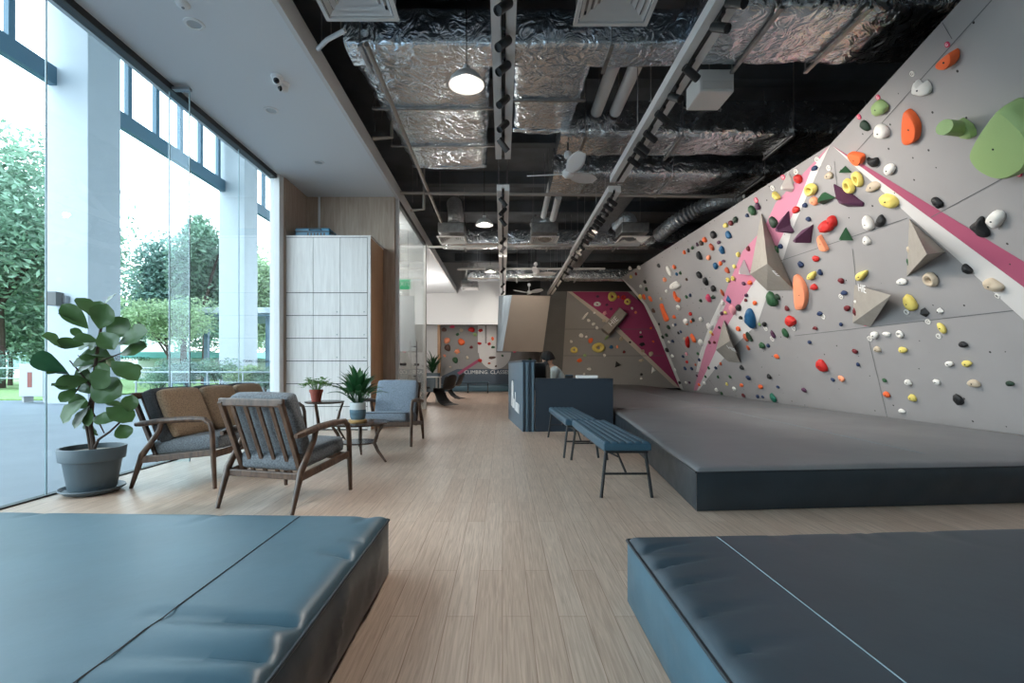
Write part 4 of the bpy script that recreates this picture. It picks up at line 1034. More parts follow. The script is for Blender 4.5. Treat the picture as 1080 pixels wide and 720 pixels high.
MB().lathe([(0, 0.42), (0.17, 0.42), (0.18, 0.44), (0.17, 0.455), (0, 0.455)], n=28).build('seat', M['black_matte'], stl, smooth=True)
for k in range(4):
    t = PI / 4 + k * PI / 2
    MB().tube([(0.11 * math.cos(t), 0.11 * math.sin(t), 0.42), (0.19 * math.cos(t), 0.19 * math.sin(t), 0)], 0.012, 8).build('leg', M['black'], stl)
# ================================================================== CLIMBING WALLS
TA = math.tan(math.radians(25))
PM = Plane((5.72, 8, 0.32), (-1, 0, -TA))                      # main overhanging face
D_ = PM.hit(876, 152); G_ = PM.hit(1080, 338)
HB = D_ + (G_ - D_) * ((0.30 - D_.z) / (G_.z - D_.z))           # hinge of the steeper face meets the mat
F_ = at(1014, 0, 3.7)
PS = Plane(D_, (HB - D_).cross(F_ - D_))                        # steeper near face
def ps_x(Y, z):
    n, p = PS.n, PS.p
    return p.x - (n.y * (Y - p.y) + n.z * (z - p.z)) / n.x
N1 = V((ps_x(0.6, 0.30), 0.6, 0.30)); N2 = V((ps_x(0.6, 3.9), 0.6, 3.9))
edge = [PM.hit(*q) for q in ((655, 293), (668, 306), (679, 321), (693, 350), (706, 380), (717, 409))]
B_ = PM.hit(719, 411); B_.z = 0.30; B_.x = 5.72 + 0.02 * TA
def uvmesh(name, polys, mats, parent=None, kind='structure'):
    """planar polygons with metre UVs; polys = (points, plane, slot)"""
    me = bpy.data.meshes.new(name); vs, fs = [], []
    for pts, pl, sl in polys:
        fs.append(list(range(len(vs), len(vs) + len(pts)))); vs += pts
    me.from_pydata([tuple(p) for p in vs], [], fs)
    ul = me.uv_layers.new(name='UVMap')
    for f, (pts, pl, sl) in zip(me.polygons, polys):
        f.material_index = sl
        for li in f.loop_indices:
            p = V(vs[me.loops[li].vertex_index]); d = p - pl.p
            ul.data[li].uv = (d.dot(pl.u), d.dot(pl.v))
        if f.normal.dot(pl.n) < 0: f.flip()
    for m in mats: me.materials.append(m)
    o = bpy.data.objects.new(name, me); COL.objects.link(o)
    if parent: o.parent = parent
    elif kind: o['kind'] = kind
    return o
top_far = edge[0]
main = [D_] + [edge[0]] + edge[1:] + [B_, V((5.73, 4.16, 0.30)), HB]
LIFT = 0.003
def pp(pl, pts, off=LIFT): return [pl.hit(x, y, off) for x, y in pts]
polys = [(main, PM, 0), ([D_, HB, N1, N2, F_], PS, 0)]
# painted bands
polys.append((pp(PM, [(655.5, 293), (679, 321), (693, 350), (717, 409), (721, 411), (705, 372), (694, 342), (682, 321), (668, 304)]), PM, 1))
polys.append((pp(PM, [(875, 153), (818, 214), (806, 240), (783, 265), (768, 300), (757, 331), (746, 360), (731.5, 411.5), (735, 411.5), (748, 385), (766, 345), (792, 302), (813, 273), (840, 218), (855, 180)]), PM, 2))
polys.append((pp(PM, [(875.5, 153), (855, 180), (840, 218), (813, 273), (792, 302), (766, 345), (748, 385), (735, 411.5), (737, 411.5), (754, 389), (772, 367.6), (799, 341), (811, 306), (822, 287), (835.6, 242), (853, 202)]), PM, 1))
polys.append((pp(PM, [(761, 315), (750, 338), (738, 372), (734, 392), (737, 392), (744, 368), (757, 338), (766, 320)]), PM, 1))
def band(pl, lo, hi, slot):       # a long band running from the apex along the hinge
    polys.append(([pl.hit(877, 153, LIFT)] + [pl.hit(x, y, LIFT) for x, y in hi] + [pl.hit(x, y, LIFT) for x, y in lo[::-1]], pl, slot))
band(PS, [(1080, 337.5), (1228, 476)], [(1080, 303), (1228, 413)], 1)
band(PS, [(1080, 303), (1228, 413)], [(1080, 276), (1228, 366)], 3)
# panel joints
def joint(pl, a, b, w=0.35):
    p, q = pl.hit(*a, LIFT + 0.001), pl.hit(*b, LIFT + 0.001)
    s = (q - p).normalized().cross(pl.n) * (0.004 if w < 1 else 0.006)
    polys.append(([p - s, q - s, q + s, p + s], pl, 4))
joint(PS, (903, 160), (1046, 0)); joint(PS, (982, 229), (1080, 176)); joint(PM, (790, 286), (957, 230)); joint(PM, (838, 354), (1080, 326))
joint(PM, (915, 353), (936, 441)); joint(PM, (899, 262), (903, 300)); joint(PS, (994, 24), (1004, 41)); joint(PM, (880, 170), (883, 198)); joint(PM, (700, 340), (760, 416))
cwl = uvmesh('wall_climbing', polys, [M['cw'], M['cw_white'], M['cw_pink'], M['cw_rose'], M['seamline']])
# timber backing so that the wall is a solid thing: top edge, far edge
bk = MB()
BX = V((0.55, 0, 0.0))
bk.add([D_, F_, N2, N2 + BX, F_ + BX, D_ + BX], [(0, 1, 4, 5), (1, 2, 3, 4)])
bk.add([D_, edge[0], edge[0] + BX, D_ + BX], [(0, 1, 2, 3)])
for a, b in zip(edge[:-1], edge[1:]): bk.add([a, b, b + V((0.5, 0.1, 0)), a + V((0.5, 0.1, 0))], [(0, 1, 2, 3)])
struct('wall_climbing_edge', bk, M['cw_white'])

def plane_for(x, y):
    return PS if (x > 876 and y < 152 + (x - 876) * 0.912) else PM
# ---- far faces
FY0 = 20.55
PF = Plane((3, FY0, 1), (0, -1, 0)); PB = Plane((0, 22.0, 1), (0, -1, 0)); PD = Plane((2, 20.9, 1), (0, -1, 0))
fp_ = []
fa = lambda pts, o=0.0: [PF.hit(x, y, o) for x, y in pts]
fp_.append((fa([(598, 307), (668, 307), (722, 409), (592, 409)]), PF, 0))
fp_.append((fa([(603, 307.5), (662, 307.5), (680, 322), (694, 352), (717, 409), (712, 403), (645, 338)], 0.004), PF, 1))
fp_.append((fa([(599, 307.5), (603, 307.5), (645, 338), (712, 403), (716, 409), (710, 406), (643, 343)], 0.006), PF, 2))
for y in (347, 375): fp_.append((fa([(594, y - .25), (700, y - .25), (700, y + .25), (594, y + .25)], 0.008), PF, 3))
uvmesh('wall_far_boulder', fp_, [M['cw_far'], M['cw_magenta'], M['cw_beige'], M['seamline']])
struct('wall_far_header', MB().bx(2.2, 8.2, 20.56, 20.66, 4.27, DECKZ), M['dark'])
struct('wall_far_side', MB().bx(1.62, 2.72, 20.6, 20.7, 0, DECKZ), M['darkgrey'])
struct('trim_3', MB().bx(1.60, 2.75, 20.585, 20.60, 2.42, 2.44).bx(1.60, 2.75, 20.585, 20.60, 3.55, 3.57), M['seamline'])
ba = lambda pts, o=0.0: [PB.hit(x, y, o) for x, y in pts]
bp_ = [(ba([(465, 343), (600, 343), (600, 412), (465, 412)]), PB, 0),
       (ba([(465, 397), (482, 389), (600, 389), (600, 412), (465, 412)], 0.004), PB, 1),
       (ba([(504, 343.2), (523.5, 343.2), (523.5, 372), (504, 372)], 0.004), PB, 2),
       (ba([(511.5, 343.2), (513.3, 343.2), (513.3, 362), (511.5, 362)], 0.008), PB, 0),
       (ba([(522 + 17 * math.cos(a), 371.5 + 18 * math.sin(a)) for a in [PI * i / 16 for i in range(17)]], 0.006), PB, 2),
       (ba([(503.5, 379), (506, 381), (484.5, 395), (482, 393)], 0.006), PB, 3),
       (ba([(576, 340), (582, 340), (581, 372), (575, 372)], 0.006), PB, 4)]
bw = uvmesh('wall_back_boulder', bp_, [M['cw_far'], M['cw_navy'], M['cw_white'], M['cw_rose'], M['h_peach']])
p = PB.hit(529, 392.5, 0.01)
text_mesh('wall_slogan', 'CLIMBING. CLASSES. COMMUNITY.', 0.235, frame(p + V((0.12, 0, 0)), V((1, 0, 0)), V((0, 0, 1)), V((0, -1, 0))), M['white_mark'], bw)
struct('trim_4', MB().bx(-2.92, -2.80, 21.7, 21.99, 0, 2.95), M['oak_edge'])
# hanging prow of the boulder in the middle
f1 = [at(540, 311, 15.2), at(580.5, 312, 15.2), at(572.5, 371, 16.2), at(530, 370, 16.2)]
b1_ = [at(526, 312, 20.5), at(577, 312, 20.5), at(570, 371, 20.5), at(524, 370, 20.5)]
pr_ = MB(); pr_.add(f1, [(0, 1, 2, 3)], 0)
pr_.add(f1 + b1_, [(0, 3, 7, 4)], 1)
pr_.add(f1 + b1_, [(1, 5, 6, 2), (0, 4, 5, 1), (3, 2, 6, 7), (4, 7, 6, 5)], 0)
tag(pr_.build('boulder_prow', [M['prow'], M['prow_side']]), 'brown grey slab of the boulder jutting out in mid-air behind the front desk', 'boulder')

# ---------------------------------------------------------------- volumes (hollow plywood pyramids bolted to the wall)
def volume(lab, items, pl, txt=None, mat='vol'):
    """items: (px, py, height off the wall)"""
    pts = [pl.hit(x, y, max(h, 0.002)) for x, y, h in items]
    base = sum(pts, V()) / len(pts)
    t = thing('wall_volume', lab, 'climbing volume', pl.hit(*proj(base)) )
    MB().hull(pts).build('shell', M[mat], t, world=True, bevel=0.003)
    if txt:
        body, tri, c, size, rot = txt        # text on the facet through three items
        a, b, d = [pts[i] for i in tri]
        n = (b - a).cross(d - a).normalized()
        if n.dot(V((0, 0, CAM_H)) - a) < 0: n = -n
        fpn = Plane(a, n); o = fpn.hit(*c, 0.003)
        R = Matrix.Rotation(rot, 3, n)
        text_mesh('lettering', body, size, frame(o, R @ fpn.u, R @ fpn.v, n), M['white_mark'], t, 0.001)
    return t
volume('large grey pyramid volume just under the white and pink band', [(959, 230.5, 0), (956, 291.7, 0), (997.5, 265.5, 0), (977.5, 268, 0.36)], PM)
volume('long grey pyramid volume whose sharp spike points up over the pink band', [(803, 224.4, 0), (791, 289, 0.16), (809, 306.5, 0), (837, 305.5, 0.03), (809.4, 277.8, 0.36)], PM, ('HIE', (1, 3, 4), (814, 287.5), 0.20, -0.55))
volume('grey pyramid volume beside the yellow drop hold, pointing right', [(901, 300, 0), (940, 311, 0.30), (899, 340.5, 0.02), (918, 344.5, 0)], PM, ('HIE', (0, 1, 2), (909, 304.5), 0.15, -0.3))
volume('small grey pyramid volume low over the foot of the pink band', [(763.5, 337, 0), (755, 369, 0.12), (768, 381.5, 0), (780.5, 382, 0.03), (770, 359, 0.30)], PM, ('HIE', (1, 3, 4), (772, 368), 0.20, -0.5))
v_ = volume('grey beam volume slanting across the magenta triangle of the far wall', [(653, 324, 0), (662, 331, 0), (643, 355.5, 0), (634, 348, 0), (654, 324.5, 0.5), (661, 330.5, 0.5), (642.5, 352, 0.6), (635, 346, 0.6)], PF, ('HIE', (4, 5, 6), (647, 339), 0.30, 0.75))

# ---------------------------------------------------------------- holds
hold_n = 0
HR_ = random.Random(12)
def ring_mesh(mb, c, u, v, n, a, b, t, ph):
    K, J = 18, 9
    def fn(i, j):
        th = 2 * PI * i; f = 2 * PI * j
        rr = 1 + 0.05 * math.sin(3 * th + ph)
        R, r = 0.64 * rr, 0.36
        x = (R + r * math.cos(f)) * math.cos(th); y = (R + r * math.cos(f)) * math.sin(th); z = r * math.sin(f)
        return c + u * (x * a) + v * (y * b) + n * max(0.002, (z + 0.12) / 0.48 * t)
    mb.grid(fn, K, J)
def hold(x, y, w, h, col, typ='blob', lab=None, pl=None, pts=None, thick=None, rot=0.0, zone=None, tw=0.0):
    """one bolted-on climbing hold. x, y, w, h: where and how large the photograph shows it"""
    global hold_n
    hold_n += 1; rnd = random.Random(hold_n * 17 + 3)
    pl = pl or plane_for(x, y)
    p0 = pl.hit(x, y); e = 0.05
    q0 = proj(p0)
    def J(d):
        q = proj(p0 + d * e); return V(((q[0] - q0[0]) / e, (q[1] - q0[1]) / e))
    Ju, Jv, Jn = J(pl.u), J(pl.v), J(pl.n)
    k = 0.55
    lu = math.hypot(Ju.x, k * Jn.x)
    if pts:
        # outline: correct for the part of the width that comes from the thickness
        P = [pl.hit(px, py) for px, py in pts]
        c = sum(P, V()) / len(P)
        loc = [((p - c).dot(pl.u), (p - c).dot(pl.v)) for p in P]
        sc = min(1.0, abs(Ju.x) / lu * 1.12) if pl not in (PF, PB) else 1.0
        loc = [(a * sc, b) for a, b in loc]
        du = max(a for a, b in loc) - min(a for a, b in loc); dv = max(b for a, b in loc) - min(b for a, b in loc)
        t = (thick * (0.62 if typ in ('slab', 'blob') else 0.9)) if thick else 0.42 * min(du, dv)
        c = pl.hit(*proj(c), t * 0.45) - pl.n * (t * 0.45)
    else:
        a = w / 2 / lu; b = h / 2 / abs(Jv.y) * 0.97
        if pl not in (PF, PB): a = min(a, b * 2.6); 
        t = thick or 0.78 * min(a, b)
        c = pl.hit(x, y, t * 0.45) - pl.n * (t * 0.45)
        if typ == 'tri': loc = [(-a, -b), (a, -b * 0.2), (-a * 0.6, b)]
        elif typ == 'gem': loc = [(-a, -b * .2), (-a * .1, -b), (a, -b * .3), (a * .5, b), (-a * .5, b * .7)]
        else:
            K = 12; ph = rnd.uniform(0, 6)
            loc = []
            for i in range(K):
                th = 2 * PI * i / K; r = 1 + 0.10 * math.sin(2 * th + ph) + 0.07 * math.sin(3 * th + ph * 2) + rnd.uniform(-.04, .04)
                loc.append((a * r * math.cos(th), b * r * math.sin(th)))
        if rot:
            cs, sn = math.cos(rot), math.sin(rot); loc = [(A * cs - B * sn, A * sn + B * cs) for A, B in loc]
    base = c + pl.n * 0.0055
    big = (w >= 7 and h >= 6) or pts is not None
    name = {'ring': 'climbing_jug', 'gem': 'climbing_pinch', 'tri': 'climbing_wedge'}.get(typ, 'climbing_hold')
    T_ = thing(name, lab, 'climbing hold', base)
    if not lab:
        z = zone or 'wall'
        T_['label'] = '%s %s foothold %s' % ('tiny', {'h': col}.get('h'), z); T_['group'] = '%s footholds %s' % (col, z)
    else: T_['group'] = 'climbing holds on the far walls' if pl in (PF, PB) else 'climbing holds on the grey overhang'
    mb = MB(); n, u, v = pl.n, pl.u, pl.v
    if typ == 'ring':
        ring_mesh(mb, base, u, v, n, max(abs(A) for A, B in loc), max(abs(B) for A, B in loc), t, rnd.uniform(0, 6)); smooth = True
    else:
        if typ in ('tri', 'gem', 'flat'):
            rings = [(1, 0), (0.97, 0.12), (0.22 if typ != 'flat' else 0.86, 1.0)]; smooth = False
        elif typ == 'slab': rings = [(1, 0), (1.0, 0.55), (0.97, 0.80), (0.90, 0.95), (0.6, 1.0)]; smooth = True
        else: rings = [(1, 0), (1.02, 0.25), (0.93, 0.62), (0.72, 0.88), (0.38, 0.99)]; smooth = True
        if typ != 'tri' and typ != 'gem' and len(loc) < 12:       # subdivide and round the outline
            for _ in range(2):
                nl = []
                for i in range(len(loc)):
                    A, B = loc[i], loc[(i + 1) % len(loc)]
                    if typ == 'flat': nl += [A, ((A[0] + B[0]) / 2, (A[1] + B[1]) / 2)]
                    else: nl += [(A[0] * .78 + B[0] * .22, A[1] * .78 + B[1] * .22), (A[0] * .22 + B[0] * .78, A[1] * .22 + B[1] * .78)]
                loc = nl
                if typ == 'flat': break
        off = (rnd.uniform(-.25, .25), rnd.uniform(-.2, .35))
        sx, sy = max(abs(A) for A, B in loc), max(abs(B) for A, B in loc)
        m = len(loc); vv = []; ff = []
        for (s, hh) in rings:
            for (A, B) in loc:
                bump = 1 + (0.10 * math.sin(A / sx * 4 + hold_n) * math.sin(B / sy * 4 + hold_n * 2) if smooth and typ != 'slab' else 0)
                vv.append(base + u * (A * s + off[0] * sx * hh * 0.5 * (1 - s)) + v * (B * s + off[1] * sy * hh * 0.5 * (1 - s)) + n * (t * hh * bump))
        for r in range(len(rings) - 1):
            for i in range(m): ff.append((r * m + i, r * m + (i + 1) % m, (r + 1) * m + (i + 1) % m, (r + 1) * m + i))
        ff.append([(len(rings) - 1) * m + i for i in range(m)]); ff.append(list(range(m))[::-1])
        mb.add(vv, ff)
    mb.build('grip' if big else 'grip', M['h_' + col], T_, world=True, smooth=smooth)
    if big and typ != 'ring':
        MB().lathe([(0.008, -0.004), (0.008, 0.003), (0.005, 0.005), (0, 0.004)], base + u * (off[0] * sx * 0.3) + v * (off[1] * sy * 0.3) + n * (t * (1.0 if typ != 'gem' else 0.95)), 10, Matrix((u, v, n)).transposed()).build('bolt', M['black'], T_, world=True)
    return T_
Z1 = 'high on the far left part of the overhang'; Z2 = 'in the middle of the far left part of the overhang'; Z3 = 'low on the far left part of the overhang'
Z4 = 'around the pink band of the overhang'; Z5 = 'low on the main grey overhang'; Z6 = 'on the main grey overhang'
# --- outlined, large ones
O = lambda col, typ, lab, pts, thick=None, pl=None: hold(sum(p[0] for p in pts) / len(pts), sum(p[1] for p in pts) / len(pts), 12, 12, col, typ, lab, pl, pts, thick)
O('orange', 'slab', 'orange half-moon hold at the very top of the near overhang', [(988.9, 66.7), (1006.7, 51), (1010, 53.3), (1008.9, 63.3), (1001, 72.2), (991, 72.2)], 0.12)
O('white', 'blob', 'white claw-shaped hold left of the top orange half-moon', [(961, 93.3), (966.7, 83.3), (972.2, 91), (976.7, 83.3), (982.2, 91), (981, 99), (969, 102.2), (961.8, 99)], 0.10)
O('orange', 'slab', 'upright orange half-moon hold, largest on the near overhang', [(956.7, 113.3), (964.4, 117.8), (969, 125), (971, 133.3), (967.8, 147.8), (957.8, 154), (951, 152.2), (953, 131)], 0.10)
O('palegreen', 'slab', 'huge pale green sloper block cut by the right picture edge', [(1067, 105), (1080, 114), (1102, 135), (1098, 170), (1075, 184), (1057, 186), (1037, 177), (1027, 162), (1038, 142), (1050, 125)], 0.26)
O('orange', 'slab', 'flat-topped orange half-moon hold on the pink band near its apex', [(894.4, 160.6), (913, 160.6), (912, 168.8), (906.3, 174.8), (900, 172), (896, 167)], 0.10)
O('black', 'blob', 'notched black hold right of the flat-topped orange one', [(914, 166), (916.3, 168), (920, 167.5), (922.5, 166), (926.3, 166), (927, 172.5), (922.5, 177.5), (915, 175)], 0.08)
O('black', 'blob', 'black three-lobed hold touching a white hold at the right', [(1021, 239), (1029.4, 233.6), (1033.3, 228.3), (1037.4, 229.8), (1037.8, 238.2), (1042.9, 244.3), (1041.7, 250.4), (1035.5, 250.4), (1026.4, 243.5)], 0.09)
O('white', 'blob', 'white lump hold touching the black three-lobed hold', [(1039.4, 231.3), (1047.8, 222), (1057, 223), (1059.7, 229), (1055.4, 236), (1050.8, 241.2), (1043.2, 239)], 0.10)
O('black', 'blob', 'black bean hold above the pink band, left of the three-lobed one', [(982, 209), (986.6, 208), (994, 213), (994, 218.3), (990.5, 220), (984, 214.5)], 0.07)
O('black', 'blob', 'black hold on the lower edge of the white band', [(1014.5, 279), (1019, 278), (1025.5, 284), (1025.5, 288), (1021, 289), (1016, 286)], 0.09)
O('tan', 'blob', 'knobbly tan bar hold on the white band at the right', [(1036, 296), (1044, 293.5), (1052, 298), (1059, 303), (1056, 308), (1047, 306), (1037, 302)], 0.10)
O('purple', 'gem', 'long purple star-like pinch on the main grey face', [(875, 196.5), (892.5, 205), (907.5, 215.5), (907, 219), (890.5, 220), (884, 210)], 0.16)
O('green', 'gem', 'green triangular wedge left of the long purple pinch', [(864, 205), (867, 204), (878.5, 209.5), (865, 217)], 0.13)
O('green', 'gem', 'small green triangular wedge above the long purple pinch', [(889.4, 176), (896, 182.5), (886, 183), (886.3, 179.8)], 0.09)
O('green', 'gem', 'green triangular wedge right of the red twin hold', [(889.4, 241), (897, 254.4), (892, 253.8), (883.5, 250)], 0.12)
O('yellow', 'blob', 'large yellow jug on the white band beside the tan sprawling hold', [(927, 208), (932, 204.8), (941, 205.5), (947, 210), (947, 216), (942, 220), (934, 218.5), (928, 214)], 0.13)
O('black', 'blob', 'glossy black drop hold right of the white rosette hold', [(928.6, 225), (933.8, 232), (932, 237.5), (927.5, 240), (923, 237.5), (923.8, 232.5)], 0.08)
O('red', 'blob', 'red twin-lobed hold, lower lobe', [(863, 238.8), (866.3, 233.8), (871.3, 232.5), (876, 235), (878, 240), (875, 244.5), (869, 245.5), (865, 243.8)], 0.16)
O('red', 'blob', 'red twin-lobed hold, upper lobe', [(872, 231), (874, 228), (878.8, 228), (881.5, 234), (880, 240), (877.8, 237), (875, 233.5)], 0.13)
O('peach', 'slab', 'peach half-moon hold under the red twin-lobed hold', [(862.5, 251), (865, 247), (868, 252.5), (873.5, 262.5), (872.5, 265), (865.6, 264.4)], 0.09)
O('yellow', 'blob', 'yellow drop hold above the lettered volume pointing right', [(903.8, 288), (915, 284.4), (913.8, 290), (908.8, 296), (903, 296), (902, 292)], 0.10)
O('yellow', 'blob', 'yellow hold right of the upright peach half-moon', [(850.7, 293.3), (853.3, 287.8), (860, 285.6), (860.4, 290), (856.7, 295), (852.2, 295)], 0.10)
O('peach', 'slab', 'tall upright peach half-moon hold in the middle of the face', [(837.8, 290), (841.7, 289.4), (847.8, 295.6), (852, 305.6), (851.7, 316.7), (847.8, 325.6), (842, 327), (837.8, 325.6)], 0.12)
O('purple', 'gem', 'dark purple crescent pinch crossing the pink and white bands', [(818.5, 234), (828.3, 224), (829.5, 239), (833.3, 245.5), (831.7, 247.8), (822, 245.5), (818.7, 240)], 0.2)
O('purple', 'gem', 'dark purple cone pinch right of the white band', [(837.2, 249), (842, 244.4), (854.4, 238.3), (850.5, 257.8), (845.5, 257.8), (839, 253.3)], 0.2)
O('white', 'gem', 'tall white teardrop block near the upper wall edge', [(829, 183), (832, 190), (834.5, 200), (832, 204), (825.5, 203.5), (824, 197), (827, 189)], 0.14)
O('yellow', 'blob', 'slanting yellow hold at the upper wall edge, left of the teardrop', [(814, 202), (818, 203), (823, 208), (821, 211.5), (816, 208)], 0.10)
O('blue', 'blob', 'big lumpy blue hold on the white band', [(787.8, 325.5), (792.2, 326), (796, 334.5), (796, 345.5), (792, 346.7), (784.4, 340), (786, 333)], 0.16)
O('darkgreen', 'slab', 'dark green leaf-like hold right of the lower white band', [(787, 349), (791, 353.3), (795, 360.6), (790, 358.3), (787.2, 354)], 0.07)
O('orange', 'slab', 'long orange bar hold at the left end of the overhang', [(695.5, 320), (700, 320), (701.5, 328), (706, 336), (705, 338), (700.5, 340), (698.5, 332)], 0.09)
O('orange', 'blob', 'orange boot-shaped hold right of the long orange bar', [(709, 308), (711.5, 307), (713, 313), (717, 314), (718.5, 316), (717, 319), (712.5, 318.5), (709.5, 314)], 0.09)
O('red', 'blob', 'tall red crescent hold right of the far wall corner', [(725, 354), (727, 356), (727, 362), (725.5, 367.5), (723, 365), (722.3, 360)], 0.12)
O('white', 'gem', 'white spike block on the pink band', [(782.5, 274.5), (788.5, 291), (779.8, 290.5)], 0.16)
O('white', 'blob', 'white four-armed block high on the far left part', [(704, 302), (709, 298), (714, 296), (719, 300), (718, 303), (711, 305), (705, 306)], 0.14)
O('white', 'blob', 'tall white block above the four-armed white block', [(701.5, 281), (705, 280), (708.5, 285), (709, 290), (706, 291.5), (702.5, 286)], 0.08)
O('white', 'blob', 'white wedge block on the stripe left of the pink band', [(744, 341), (747, 341), (749, 344), (752, 342), (751, 348), (747, 347)], 0.12)
# --- cylinder pair hold
gh = hold(1018, 136, 15, 21, 'palegreen', 'slab', 'pale green round-plate hold with a stub pointing left', thick=0.05)
pl = PS; c0 = pl.hit(1016, 136); stub = MB()
d_ = (pl.hit(996, 134, 0.22) - c0)
stub.tube([c0, c0 + d_], [0.062, 0.062], 20); stub.build('stub', M['h_palegreen'], gh, world=True, smooth=True)
